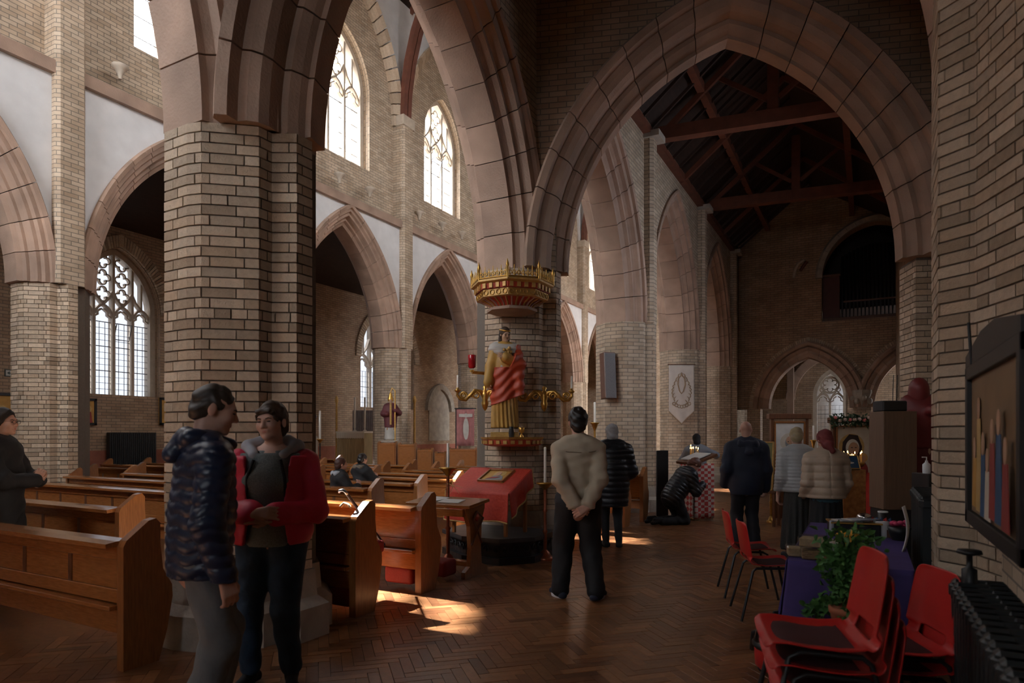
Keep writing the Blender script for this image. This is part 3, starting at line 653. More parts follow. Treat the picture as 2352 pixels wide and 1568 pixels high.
def nets(D, xs, ys, zs):
    nx, ny, nz = D.shape; ins = D < 0; S = np.zeros((nx-1, ny-1, nz-1), np.int8)
    for i in (0, 1):
        for j in (0, 1):
            for k in (0, 1): S += ins[i:nx-1+i, j:ny-1+j, k:nz-1+k]
    act = (S > 0) & (S < 8); I, J, K = np.nonzero(act); n = len(I)
    if n == 0: return [], []
    pos = np.zeros((n, 3), np.float32); cnt = np.zeros(n, np.float32); C = {}
    for i in (0, 1):
        for j in (0, 1):
            for k in (0, 1): C[i, j, k] = D[I+i, J+j, K+k]
    co = lambda i, j, k: np.stack([xs[I+i], ys[J+j], zs[K+k]], 1)
    for a in C:
        for ax in range(3):
            if a[ax] == 0:
                b = list(a); b[ax] = 1; b = tuple(b); va, vb = C[a], C[b]; m = (va < 0) != (vb < 0)
                t = np.where(m, va/np.where(m, va-vb, 1), 0)[:, None]; p = co(*a)*(1-t)+co(*b)*t; pos[m] += p[m]; cnt[m] += 1
    pos /= np.maximum(cnt, 1)[:, None]; idx = -np.ones(act.shape, np.int64); idx[I, J, K] = np.arange(n); F_ = []
    for ax in range(3):
        sl0 = [slice(None)]*3; sl1 = [slice(None)]*3; sl0[ax] = slice(0, -1); sl1[ax] = slice(1, None)
        a, b = ins[tuple(sl0)], ins[tuple(sl1)]; m = a != b; o1, o2 = [(1, 2), (2, 0), (0, 1)][ax]
        for o in (o1, o2):
            s_ = [slice(None)]*3; s_[o] = 0; m[tuple(s_)] = False; s_[o] = -1; m[tuple(s_)] = False
        E = np.array(np.nonzero(m)); inside = a[tuple(E)]
        def cell(d1, d2):
            e = E.copy(); e[o1] -= d1; e[o2] -= d2; return idx[tuple(e)]
        q = np.stack([cell(1, 1), cell(0, 1), cell(0, 0), cell(1, 0)], 1); q[~inside] = q[~inside][:, ::-1]; F_.append(q)
    F_ = np.concatenate(F_); F_ = F_[(F_ >= 0).all(1)]; return pos, F_
def sdf_geo(prims, res=.012, k=.03, clips=(), disp=None, pad=.03):
    lo = np.array([1e9]*3); hi = -lo
    for p in prims:
        if p[0] == 'c':
            sc_ = p[5] if len(p) > 5 else (1, 1); r = max(p[3], p[4]); R3 = np.array([r*sc_[0], r*sc_[1], r])
            for q in (p[1], p[2]): lo = np.minimum(lo, np.array(q)-R3); hi = np.maximum(hi, np.array(q)+R3)
        elif p[0] in ('e', 'b'): lo = np.minimum(lo, np.array(p[1])-np.array(p[2])); hi = np.maximum(hi, np.array(p[1])+np.array(p[2]))
    lo -= pad; hi += pad
    for n_, d_ in clips:
        for ax in range(3):
            if abs(n_[ax]) > .999:
                if n_[ax] > 0: hi[ax] = min(hi[ax], d_+3*res)
                else: lo[ax] = max(lo[ax], -d_-3*res)
    xs, ys, zs = [np.arange(lo[i], hi[i]+res, res).astype(np.float32) for i in range(3)]
    P = np.meshgrid(xs, ys, zs, indexing='ij'); D = None
    for p in prims:
        t = p[0].lstrip('-')
        kk = p[-1]['k'] if isinstance(p[-1], dict) else k
        if t == 'c': d = _seg(P, p[1], p[2], p[3], p[4], p[5] if len(p) > 5 and not isinstance(p[5], dict) else (1, 1))
        elif t == 'e': d = _ell(P, p[1], p[2])
        else: d = _box(P, p[1], p[2], p[3])
        if p[0][0] == '-':
            h = np.maximum(kk-np.abs(D+d), 0)/kk; D = np.maximum(D, -d)+h*h*kk/4
        elif D is None: D = d
        else:
            h = np.maximum(kk-np.abs(D-d), 0)/kk; D = np.minimum(D, d)-h*h*kk/4
    if disp is not None: D = disp(P[0], P[1], P[2], D)
    for n_, d_ in clips: D = np.maximum(D, n_[0]*P[0]+n_[1]*P[1]+n_[2]*P[2]-d_)
    return nets(D, xs, ys, zs)
def geo_mesh(name, geos, mat):
    Vs = []; Fs = []; n = 0
    for v, f in geos:
        if len(v) == 0: continue
        Vs.append(np.asarray(v, np.float32)); Fs.append(np.asarray(f)+n); n += len(v)
    Vs = np.concatenate(Vs); Fs = np.concatenate(Fs); me = bpy.data.meshes.new(name)
    me.vertices.add(len(Vs)); me.vertices.foreach_set('co', Vs.ravel()); me.loops.add(len(Fs)*4); me.loops.foreach_set('vertex_index', Fs.ravel().astype(np.int32))
    me.polygons.add(len(Fs)); me.polygons.foreach_set('loop_start', np.arange(0, len(Fs)*4, 4, dtype=np.int32)); me.polygons.foreach_set('loop_total', np.full(len(Fs), 4, np.int32))
    me.polygons.foreach_set('use_smooth', np.ones(len(Fs), bool)); me.update(calc_edges=True); me.validate()
    if mat: me.materials.append(mat)
    return me
def sdf(name, prims, mat, parent=None, res=.012, k=.03, clips=(), disp=None, M_=None):
    v, f = sdf_geo(prims, res, k, clips, disp)
    if M_ is not None: v = np.asarray(v) @ np.array(M_.to_3x3()).T+np.array(M_.translation)
    return link(name, geo_mesh(name, [(v, f)], mat), parent)
def xf(geo, M_): return (np.asarray(geo[0]) @ np.array(M_.to_3x3()).T+np.array(M_.translation), geo[1])
# ---- head in its own frame: x right, y forward, z up, unit = metres for a 0.23 m head
HEAD = [('e', (0, -.012, .03), (.076, .097, .086)), ('e', (0, .03, -.02), (.062, .066, .085)), ('e', (0, .043, -.072), (.05, .045, .036)),
        ('c', (-.03, .083, .024), (.03, .083, .024), .012, .012), ('e', (-.036, .068, -.024), (.026, .026, .028)), ('e', (.036, .068, -.024), (.026, .026, .028)), ('e', (0, .08, -.094), (.02, .018, .017)),
        ('c', (0, .09, .012), (0, .112, -.024), .009, .0135, (1, 1), {'k': .012}), ('e', (-.012, .1, -.03), (.01, .01, .008), {'k': .01}), ('e', (.012, .1, -.03), (.01, .01, .008), {'k': .01}),
        ('c', (-.016, .091, -.056), (.016, .091, -.056), .009, .009, (1, 1), {'k': .012}), ('-e', (-.031, .107, .004), (.017, .016, .013), {'k': .014}), ('-e', (.031, .107, .004), (.017, .016, .013), {'k': .014}),
        ('-c', (-.018, .104, -.0565), (.018, .104, -.0565), .003, .003, (1, 1), {'k': .006}),
        ('e', (-.077, -.006, -.008), (.010, .02, .032), {'k': .008}), ('e', (.077, -.006, -.008), (.010, .02, .032), {'k': .008})]
def mrot(p=0, y=0, r=0): return (Matrix.Rotation(math.radians(y), 4, 'Z') @ Matrix.Rotation(math.radians(-p), 4, 'X') @ Matrix.Rotation(math.radians(r), 4, 'Y'))
m_eye = M('eye_dark', (.03, .02, .015), .2); m_lip = M('lip', (.42, .16, .13), .5); m_brow = M('brow', (.07, .045, .03), .8)
class Person: pass
def ik(a, b, l1, l2, pole):
    a, b, pole = Vector(a), Vector(b), Vector(pole); d = b-a; L = min(d.length, (l1+l2)*.999); d.normalize()
    x = (l1*l1-l2*l2+L*L)/(2*L); h = math.sqrt(max(0, l1*l1-x*x)); n = pole-d*pole.dot(d); n.normalize(); return a+d*x+n*h, a+d*L
def person(label, loc, rz, H, sh=.118, lean=0.0, tilt=0.0, head=(0, 0, 0), hands=None, poles=None, feet=((-.1, 0, 10), (.1, 0, -10)), knees=None, hip=.53, cat='person', name='person', group=None):
    p = Person(); p.root = thing(name, label, cat, loc, rz, group); p.H = H; p.head_r = head
    hp = Vector((0, 0, hip*H)); Ml = Matrix.Translation(hp) @ Matrix.Rotation(math.radians(tilt), 4, 'Y') @ Matrix.Rotation(-math.radians(lean), 4, 'X'); p.Ml = Ml
    U = lambda x, y, z: Ml @ Vector((x*H, y*H, (z-.53)*H)); p.U = U
    p.pel = hp; p.waist = U(0, 0, .61); p.chest = U(0, 0, .735); p.neck = U(0, -.008, .83); p.headc = U(0, .012, .932)
    p.s = {-1: U(-sh, -.005, .788), 1: U(sh, -.005, .788)}; p.hipj = {-1: Vector((-.052*H, 0, hip*H-.02*H)), 1: Vector((.052*H, 0, hip*H-.02*H))}
    hands = hands or {-1: (-.16, .03, .46), 1: (.16, .03, .46)}; poles = poles or {-1: (-.5, -1, 0), 1: (.5, -1, 0)}
    p.e = {}; p.w = {}
    for sd in (-1, 1):
        hd = hands[sd]; e, w = ik(p.s[sd], Vector(hd)*H if len(hd) == 3 else hd[0], .175*H, .155*H, poles[sd]); p.e[sd] = e; p.w[sd] = w
    p.a = {}; p.kn = {}; p.foot = {-1: feet[0], 1: feet[1]}
    for i, sd in enumerate((-1, 1)):
        x, y, an = feet[i]; an_ = Vector((x, y, .05*H)); kn, a = ik(p.hipj[sd], an_, .245*H, .235*H, (knees or {}).get(sd, (0, 1, 0))); p.kn[sd] = kn; p.a[sd] = an_
    p.HM = Matrix.Translation(p.headc) @ Ml.to_3x3().to_4x4() @ mrot(*head) @ Matrix.Scale(H*.133/.23, 4); p.geos = []
    return p
def arms(p, add=0.0, up=.033, el=.028, wr=.021, sides=(-1, 1), end=1.0):
    H = p.H; L = []
    for sd in sides:
        w = p.e[sd].lerp(p.w[sd], end); L += [('c', p.s[sd], p.e[sd], up*H+add, el*H+add), ('c', p.e[sd], w, el*H+add, wr*H+add)]
    return L
def torso(p, add=0.0, hipr=.097, wr=.083, cr=.098, sy=.7):
    H = p.H; U = p.U
    return [('c', U(0, 0, .5), U(0, 0, .56), hipr*H+add, hipr*H+add, (1, sy)), ('c', U(0, 0, .58), U(0, 0, .63), wr*H+add, wr*H+add, (1, sy+.02)), ('c', U(0, .002, .66), U(0, -.002, .76), cr*H+add, cr*.92*H+add, (1, sy)),
            ('c', p.s[-1]*.82+p.s[1]*.18, p.s[1]*.82+p.s[-1]*.18, .042*H+add, .042*H+add), ('c', U(0, -.01, .80), U(0, -.012, .835), .055*H, .04*H), ('c', U(-.05, -.01, .812), U(.05, -.01, .812), .036*H+add*.6, .036*H+add*.6)]
def legs(p, add=0.0, th=.056, kn=.037, an=.026, end=1.0):
    H = p.H; L = [('c', p.pel+Vector((-.03*H, 0, 0)), p.pel+Vector((.03*H, 0, 0)), .075*H+add, .075*H+add, (1, .8))]
    for sd in (-1, 1): L += [('c', p.hipj[sd], p.kn[sd], th*H+add, kn*H+add), ('c', p.kn[sd], p.kn[sd].lerp(p.a[sd], end), kn*H+add, an*H+add)]
    return L
def quilt(amp, per, ax=2, off=0.0):
    return lambda X, Y, Z, D: D-amp*np.sqrt(np.abs(np.sin(((X, Y, Z)[ax]+off)*pi/per)))+amp*.6
def wrinkle(amp, s=1.0): return lambda X, Y, Z, D: D-amp*(np.sin(Z*38*s+X*21*s+3*np.sin(Y*17*s))+.7*np.sin(Z*23*s-X*31*s+2.2*np.sin(X*13*s)))
def skin_head(p, res=.0045, face=True, mat=None, eyes=True, brow=m_brow):
    nk = p.HM.inverted() @ p.neck; g = sdf_geo(HEAD+[('c', (0, -.02, -.06), (nk.x, nk.y, nk.z-.02), .05, .058, (1, 1), {'k': .03})], res, .022); p.geos.append(xf(g, p.HM))
    if face:
        for sx in (-1, 1):
            if eyes:
                e = MB(); e.ball((sx*.031, .0925, .003), (.0125, .0085, .0042), 10, 6); o = e.build('eye', m_eye, p.root); o.data.transform(p.HM)
            b = MB(); b.tube([(sx*.015, .1, .019), (sx*.032, .0975, .024), (sx*.048, .086, .019)], [.0035, .004, .002], 6); b.build('eyebrow', brow, p.root).data.transform(p.HM)
        l = MB(); l.ball((0, .096, -.0525), (.02, .0065, .0035), 10, 6); l.ball((0, .096, -.0605), (.017, .0065, .0042), 10, 6); l.build('lips', m_lip, p.root).data.transform(p.HM)
def hand_geo(w, d, nrm, side, curl=25, res=.0045, H=1.7, thumb=1.0):
    """hand at wrist w, pointing along d, back of the hand towards nrm, thumb on the x side given by side"""
    d = Vector(d).normalized(); nrm = Vector(nrm); nrm = (nrm-d*nrm.dot(d)).normalized(); x = d.cross(nrm); L = []
    for i, (fx, ln) in enumerate(((-.03, .85), (-.0105, .97), (.0105, 1.0), (.03, .92))):
        fx *= side; L.append(('c', (fx*.45, -.01, 0), (fx, .082, 0), .0165, .0125)); q = Vector((fx, .082, 0)); a = 0
        for j, sl in enumerate((.045, .028, .022)):
            a += math.radians(curl*(1, 1.2, .8)[j]); q2 = q+Vector((fx*.06, math.cos(a)*sl*ln, -math.sin(a)*sl*ln)); L.append(('c', tuple(q), tuple(q2), .0098-.001*j, .009-.001*j, (1, 1), {'k': .006})); q = q2
    t0, t1, t2, t3 = (.014*side, .012, -.004), (.04*side, .04, -.012), (.052*side, .068, -.02), (.05*side, .094, -.028)
    for a, b, r in ((t0, t1, .014), (t1, t2, .0115), (t2, t3, .0098)): L.append(('c', a, b, r, r*.9, (1, 1), {'k': .008}))
    L.append(('c', (0, -.05, 0), (0, .0, 0), .022, .022)); g = sdf_geo(L, res, .012, pad=.015); s_ = H/1.75
    Mx = Matrix(((x.x, d.x, nrm.x, w[0]), (x.y, d.y, nrm.y, w[1]), (x.z, d.z, nrm.z, w[2]), (0, 0, 0, 1))) @ Matrix.Scale(s_, 4)
    return xf(g, Mx)
def finish_body(p, mat=m_skin, core=True, res=.016):
    if core: p.geos.append(sdf_geo(torso(p, -.012)+legs(p, -.01)+arms(p, -.008), res, .03))
    return link('body', geo_mesh('body', p.geos, mat), p.root)
def shoes(p, mat, sole=None, ln=.155, tall=0.0):
    H = p.H
    for sd in (-1, 1):
        x, y, an = p.foot[sd]; a = math.radians(an); f = Vector((-math.sin(a), math.cos(a), 0)); o = Vector((x, y, 0)); h = o-f*.03*H; t = o+f*(ln-.045)*H
        pr = [('c', h+Vector((0, 0, .035)), t+Vector((0, 0, .028)), .036, .03), ('c', h+Vector((0, 0, .04)), o+Vector((0, 0, .085)), .036, .034), ('c', o+f*.02+Vector((0, 0, .06)), t+Vector((0, 0, .03)), .033, .024)]
        if tall: pr += [('c', o+Vector((0, 0, .08)), o.lerp(p.kn[sd], 0)+Vector((p.kn[sd].x-x, p.kn[sd].y-y, 0))*(tall/p.kn[sd].z)+Vector((0, 0, tall)), .042, .056)]
        s_ = sdf('boot' if tall else 'shoe', pr, mat, p.root, .008, .02, clips=(((0, 0, -1), -.012),))
        sl = MB(); rings = []
        for z, g in ((0, .0), (.022, .004)):
            ring = []
            for q in range(20):
                b = 2*pi*q/20; ring.append(o+f*(.5*(ln-.075)*H+math.cos(b)*(.5*(ln+.03)*H*.62+g))+Vector((f.y, -f.x, 0))*math.sin(b)*(.042+g+.006*math.cos(b))+Vector((0, 0, z)))
            rings.append(ring)
        sl.loft(rings).build('sole', sole or mat, s_)
def hair_short(p, mat, add=.012, back=.0, k_=.02, res=.006, front=.05, sides=True, amp=.0018):
    pr = [('e', (0, -.014, .032), (.078+add*.6, .099+add*.7, .088+add)), ('e', (0, -.06, -.03), (.066+add*.3, .05+add, .06+back))]
    cut = [('-e', (0, .115, -.035), (.1, .085+.02, .112), {'k': .015}), ('-e', (0, .052, -.082), (.12, .072, .078), {'k': .015})]
    g = sdf_geo(pr+cut, res, .02, disp=wrinkle(amp, 2.6)); g = xf(g, p.HM); return link('hair', geo_mesh('hair', [g], mat), p.root)
# ================================================================ people
m_navyq = M('navy_puffer', (.012, .022, .055), .38, var=.2, scale=10, bump=.25, bscale=22)
m_grey_tr = M('grey_cotton', (.15, .16, .165), .8, var=.15, scale=9, bump=.3, bscale=25)
m_redj = M('raspberry_jacket', (.62, .03, .075), .55, var=.12, bump=.2, bscale=18)
m_teal = M('grey_green_knit', (.16, .19, .195), .9, var=.25, scale=120, bump=.3, bscale=200)
m_jean = M('dark_denim', (.012, .035, .07), .8, var=.25, scale=14, bump=.25, bscale=30)
m_blk = M('black_cloth', (.008, .008, .01), .75, var=.2, bump=.2, bscale=25)
m_tan = M('tan_jacket', (.43, .345, .245), .75, var=.06, scale=7, bump=.5, bscale=9)
m_coat = M('black_puffer', (.01, .011, .015), .42, var=.2, bump=.2, bscale=25)
m_navy = M('navy_raincoat', (.012, .02, .045), .65, var=.2, bump=.35, bscale=12)
m_silver = M('silver_puffer', (.42, .44, .45), .38, var=.1, bump=.2, bscale=30)
m_beige = M('beige_puffer', (.46, .35, .255), .5, var=.08, bump=.2, bscale=30)
m_maroon = M('maroon_scarf', (.16, .025, .025), .8, var=.2, scale=12, bump=.3, bscale=20)
m_greysc = M('grey_pattern_scarf', (.5, .49, .47), .8, var=.5, scale=9, c2=(.2, .19, .2))
m_patsc = M('flower_scarf', (.75, .6, .3), .8, var=.5, scale=22, c2=(.02, .03, .08))
m_sparkle = M('speckled_skirt', (.006, .006, .006), .6, var=.9, scale=160, c2=(.03, .03, .027))
m_hair_dk = M('dark_hair', (.012, .008, .006), .45, var=.3, scale=40, stretch=(6, 6, 1))
m_hair_br = M('brown_hair', (.045, .025, .015), .5, var=.3, scale=40, stretch=(6, 6, 1))
m_hair_gr = M('greying_brown_hair', (.035, .026, .02), .5, var=.3, scale=40, stretch=(6, 6, 1))
m_skin_p = M('pale_skin', (.56, .33, .25), .5, var=.08, scale=14); m_skin_d = M('dark_skin', (.11, .05, .03), .5, var=.08)
m_lining = M('grey_hood_lining', (.34, .36, .4), .7, var=.1)
m_rim = M('dark_trim', (.008, .008, .014), .7)
AW = YAW                       # facing away from the camera
# ---- man in navy quilted jacket (seen from behind, head turned right)
p = person('man in navy quilted jacket and grey trousers turned towards the woman', G(458, 3.3), AW-math.radians(52), 1.78, sh=.12, lean=4, head=(14, -14, 0), hands={-1: (-.17, .03, .47), 1: (.15, .03, .47)}, feet=((-.14, .1, 12), (.13, -.08, -10)))
skin_head(p, .004); p.geos.append(hand_geo(p.w[1], (0, .3, -1), (1, .2, 0), -1, H=1.79)); finish_body(p, m_skin_p)
q1 = quilt(.015, .06)
def qwave(X, Y, Z, D): zz = Z+.007*np.sin(X*48)+.007*np.sin(Y*48); return D-.012*np.sqrt(np.abs(np.sin(zz*pi/.06)))+.008
jk = sdf('quilted_jacket', torso(p, .036, cr=.1, wr=.092)+arms(p, .024), m_navyq, p.root, .0085, .035, clips=(((0, 0, -1), -.82),), disp=qwave)
sdf('hood', [('c', p.U(-.05, -.055, .84), p.U(.05, -.055, .84), .05, .05), ('c', p.U(-.06, -.03, .85), p.U(-.045, .05, .835), .035, .03), ('c', p.U(.06, -.03, .85), p.U(.045, .05, .835), .035, .03), ('c', p.U(0, -.085, .80), p.U(0, -.06, .85), .05, .045)], m_navyq, p.root, .008, .04, disp=wrinkle(.004))
sdf('trousers', legs(p, .010, th=.054, kn=.043, an=.04), m_grey_tr, p.root, .01, .03, disp=wrinkle(.005, .8)); shoes(p, m_blk)
hair_short(p, m_hair_gr, .004, -.008, amp=.003)
# ---- woman in raspberry jacket, hands folded
p = person('woman in open raspberry jacket with hands folded facing the camera', G(626, 4.0), AW+math.radians(186), 1.72, sh=.112, head=(2, -14, 4), hands={-1: (-.035, .125, .615), 1: (.03, .13, .625)}, poles={-1: (-1, -.7, -.3), 1: (1, -.7, -.3)}, feet=((-.12, .03, 14), (.13, .0, -14)))
skin_head(p, .004)
p.geos.append(hand_geo(p.w[-1]+Vector((.01, .02, -.015)), (1, .25, .12), (.0, 1, .3), -1, 22, H=1.66)); p.geos.append(hand_geo(p.w[1]+Vector((-.02, .045, .0)), (-1, .2, .05), (0, 1, .3), 1, 28, H=1.66)); finish_body(p, m_skin_p)
sdf('jumper', torso(p, .022, hipr=.098, wr=.096, cr=.1, sy=.8)+[('e', p.U(0, .06, .725), (.15, .075, .09))], m_teal, p.root, .009, .04, clips=(((0, 0, -1), -.86), ((0, 0, 1), 1.415)), disp=wrinkle(.003))
sdf('jumper_neck', [('c', p.U(-.02, .004, .806), p.U(.02, .004, .806), .07, .07, (1, .9))], m_teal, p.root, .007, .02, clips=(((0, 0, 1), 1.43),))
def jopen(X, Y, Z, D):      # the jacket hangs open down the front
    w = .115-.03*np.clip((Z-.9)/.5, 0, 1)+.05*np.clip((Z-1.3)/.2, 0, 1); return np.maximum(D-.004*(np.sin(Z*40+X*20)+np.sin(Z*27-X*33)), np.minimum(w-np.abs(X), Y+.0))
def jopen2(X, Y, Z, D):
    w = .118+.02*np.sin(Z*5)+.05*np.clip((1.05-Z)/.3, 0, 1); cut = np.minimum(w-np.abs(X), Y-.02); return np.maximum(D-.004*(np.sin(Z*40+X*20)+np.sin(Z*27-X*33)), cut)
sdf('raspberry_jacket', torso(p, .045, hipr=.106, wr=.106, cr=.106, sy=.82), m_redj, p.root, .009, .04, clips=(((0, 0, -1), -.87), ((0, 0, 1), 1.40)), disp=jopen2)
for sd in (-1, 1): sdf('sleeve', arms(p, .026, sides=(sd,), wr=.026, end=.96), m_redj, p.root, .009, .035, disp=wrinkle(.004))
for sd in (-1, 1):
    sdf('hood_lining', [('c', p.U(sd*.05, .05, .815), p.U(sd*.085, -.01, .845), .03, .036), ('c', p.U(sd*.085, -.01, .845), p.U(sd*.04, -.055, .865), .036, .04)], m_lining, p.root, .007, .03)
    mb = MB(); mb.tube([p.U(sd*.045, .075, .80), p.U(sd*.062, .088, .74), p.U(sd*.066, .085, .65), p.U(sd*.075, .078, .58), p.U(sd*.09, .062, .515)], .011, 6); mb.build('zip_edge', m_rim, p.root)
sdf('jeans', legs(p, .012, th=.064, kn=.04, an=.03, end=.9), m_jean, p.root, .01, .03, disp=wrinkle(.003)); shoes(p, m_blk, tall=.42)
g = sdf_geo([('e', (0, -.02, .035), (.086, .106, .098)), ('e', (0, -.045, -.03), (.082, .065, .075)), ('-e', (0, .12, -.06), (.068, .1, .115), {'k': .015})], .005, .02, disp=wrinkle(.002, 3)); g2 = sdf_geo([('c', (-.035, .082, .066), (.035, .084, .062), .018, .016), ('c', (-.045, .07, .06), (-.062, .05, .01), .014, .012), ('c', (.045, .07, .06), (.064, .05, .02), .014, .01)], .005, .015, disp=wrinkle(.003, 4))
link('hair', geo_mesh('hair', [xf(g, p.HM), xf(g2, p.HM)], m_hair_br), p.root)
# ---- woman with glasses at the left edge
p = person('woman with short dark hair and glasses at the left edge', G(2, 6.0), AW-math.radians(75), 1.76, head=(0, -10, 0), hands={-1: (-.03, .16, .62), 1: (.04, .17, .63)}, poles={-1: (-1, -.3, -.8), 1: (1, -.3, -.8)})
skin_head(p, .005); p.geos.append(hand_geo(p.w[1], (-.3, .5, 1), (1, .3, 0), 1, 45)); p.geos.append(hand_geo(p.w[-1], (.3, .5, 1), (-1, .3, 0), -1, 45)); finish_body(p, m_skin_p)
sdf('dark_coat', torso(p, .04, sy=.8)+arms(p, .025)+legs(p, .02), m_blk, p.root, .012, .05, disp=wrinkle(.004)); shoes(p, m_blk)
hair_short(p, m_hair_dk, .018, .03); mb = MB()
for sx in (-1, 1): mb.tube([(sx*.031+.022*math.cos(t), .112, .004+.018*math.sin(t)) for t in [k*pi/8 for k in range(17)]], .0016, 5); mb.tube([(sx*.053, .11, .01), (sx*.082, .0, .01)], .0016, 4)
mb.tube([(-.009, .113, .008), (.009, .113, .008)], .0016, 4); mb.build('glasses', m_iron, p.root).data.transform(p.HM)
# ---- man in tan jacket, hands clasped behind
p = person('man in tan jacket standing with hands clasped behind his back', G(1328, 6.06), AW+.02, 1.77, sh=.1, head=(4, 0, 0), hands={-1: (-.025, -.115, .505), 1: (.03, -.12, .50)}, poles={-1: (-1, -.55, 0), 1: (1, -.55, 0)}, feet=((-.16, .06, 18), (.16, -.04, -30)))
skin_head(p, .005, face=False); p.geos.append(hand_geo(p.w[-1], (.9, -.15, -.35), (0, -1, .2), 1, 35, H=1.77)); p.geos.append(hand_geo(p.w[1]+Vector((0, -.03, 0)), (-.9, -.1, -.45), (0, -1, .2), -1, 30, H=1.77)); finish_body(p, m_skin)
jt = lambda X, Y, Z, D: D-.004*(np.sin(X*58+5*np.sin(Z*6+1)+2)*np.clip((1.3-Z)*4, 0, 1)+np.sin(Z*41+X*17+2*np.sin(X*9))+.6*np.sin(Z*71-X*23))
sdf('tan_jacket', torso(p, .03, hipr=.094, wr=.092, cr=.1, sy=.72)+arms(p, .022, wr=.024, end=.93), m_tan, p.root, .008, .028, clips=(((0, 0, -1), -.865),), disp=jt)
sdf('collar', [('c', p.U(-.03, -.012, .845), p.U(.03, -.012, .845), .062, .062, (1, .9))], m_tan, p.root, .008, .02, clips=(((0, 0, 1), 1.52),))
sdf('black_trousers', legs(p, .02, th=.058, kn=.045, an=.036), m_blk, p.root, .01, .03, disp=wrinkle(.003)); m_navsh = M('navy_trainer', (.012, .016, .035), .7)
shoes(p, m_navsh, m_white)
sdf('hem_band', [('c', p.U(0, 0, .485), p.U(0, 0, .505), .094*1.77+.028, .094*1.77+.03, (1, .74))], m_tan, p.root, .009, .02, clips=(((0, 0, -1), -.845), ((0, 0, 1), .905)))
for sd in (-1, 1): sdf('cuff', [('c', p.e[sd].lerp(p.w[sd], .84), p.e[sd].lerp(p.w[sd], .96), .052, .05)], m_tan, p.root, .008, .02)
MB().tube([p.U(-.105, -.05, .785), p.U(-.06, -.073, .775), p.U(0, -.08, .772), p.U(.06, -.073, .775), p.U(.105, -.05, .785)], .004, 5).build('yoke_seam', M('tan_seam', (.25, .19, .13), .8), p.root)
for sd in (-1, 1):
    x, y, an = p.foot[sd]; a = math.radians(an); f = Vector((-math.sin(a), math.cos(a), 0)); sdv = Vector((f.y, -f.x, 0))
    for k in range(3):
        for s2 in (-1, 1): MB().box(Vector((x, y, .062))+f*(.045+.022*k)+sdv*s2*.034, (.008, .012, .06), rz=a, ry=s2*.25).build('shoe_stripe', m_white, p.root)
hair_short(p, m_hair_dk, .016, .02, amp=.0042)
# ---- woman in long black puffer with grey headscarf
p = person('woman in long black puffer coat and grey headscarf', G(1406, 8.9), AW, 1.67, head=(10, 0, 0), hands={-1: (-.1, .12, .56), 1: (.1, .12, .56)}, feet=((-.08, .02, 10), (.09, -.02, -12)))
skin_head(p, .007, face=False); finish_body(p, m_skin_p, res=.02)
sdf('black_puffer_coat', torso(p, .05, hipr=.108, wr=.1, cr=.106, sy=.8)+arms(p, .035)+[('c', p.U(0, 0, .5), (0, 0, .63), .2, .22, (1, .8))], m_coat, p.root, .011, .05, clips=(((0, 0, -1), -.56),), disp=quilt(.012, .075))
sdf('fur_collar', [('c', p.U(-.07, -.06, .82), p.U(.07, -.06, .82), .06, .05), ('c', p.U(.07, -.06, .82), p.U(.12, -.02, .80), .05, .03), ('c', p.U(-.07, -.06, .82), p.U(-.1, -.0, .82), .05, .035)], m_coat, p.root, .01, .03)
sdf('grey_headscarf', [('e', (0, -.012, .03), (.09, .112, .1)), ('e', (0, -.04, -.06), (.08, .07, .08))], m_greysc, p.root, .007, .03, disp=wrinkle(.003, 2), M_=p.HM)
sdf('leggings', legs(p, .004, end=.95), m_blk, p.root, .012, .03); shoes(p, m_blk, tall=.16)
# ---- kneeling person bowed to the lectern
o = FL(1546, 1203); p = person('person in black puffer jacket kneeling with bowed head', o, AW-math.radians(72), 1.66, lean=38, head=(28, 0, 0), hip=.30, hands={-1: (-.06, .31, .4), 1: (.06, .31, .4)}, feet=((-.1, -.42, 5), (.1, -.42, -5)), knees={-1: (0, 1, -.2), 1: (0, 1, -.2)})
for sd in (-1, 1): p.kn[sd] = Vector((sd*.11, .17, .07)); p.a[sd] = Vector((sd*.1, -.28, .06)); p.foot[sd] = (sd*.1, -.3, 0)
skin_head(p, .007, face=False); finish_body(p, m_skin, core=False)
Ml3 = p.Ml.inverted()
def qtorso(X, Y, Z, D):
    n = Ml3; z = n[2][0]*X+n[2][1]*Y+n[2][2]*Z; return D-.014*np.sqrt(np.abs(np.sin(z*pi/.062)))+.008
sdf('black_puffer_jacket', torso(p, .045, sy=.82)+arms(p, .03), m_coat, p.root, .010, .05, disp=qtorso)
sdf('black_trousers', legs(p, .02), m_blk, p.root, .012, .035, disp=wrinkle(.004))
for sd in (-1, 1): sdf('boot', [('c', (sd*.1, -.3, .08), (sd*.1, -.46, .05), .045, .035), ('c', (sd*.1, -.3, .1), (sd*.1, -.42, .11), .045, .03)], m_blk, p.root, .01, .02)
hair_short(p, M('red_brown_hair', (.13, .05, .03), .5, var=.3), .02, .04)
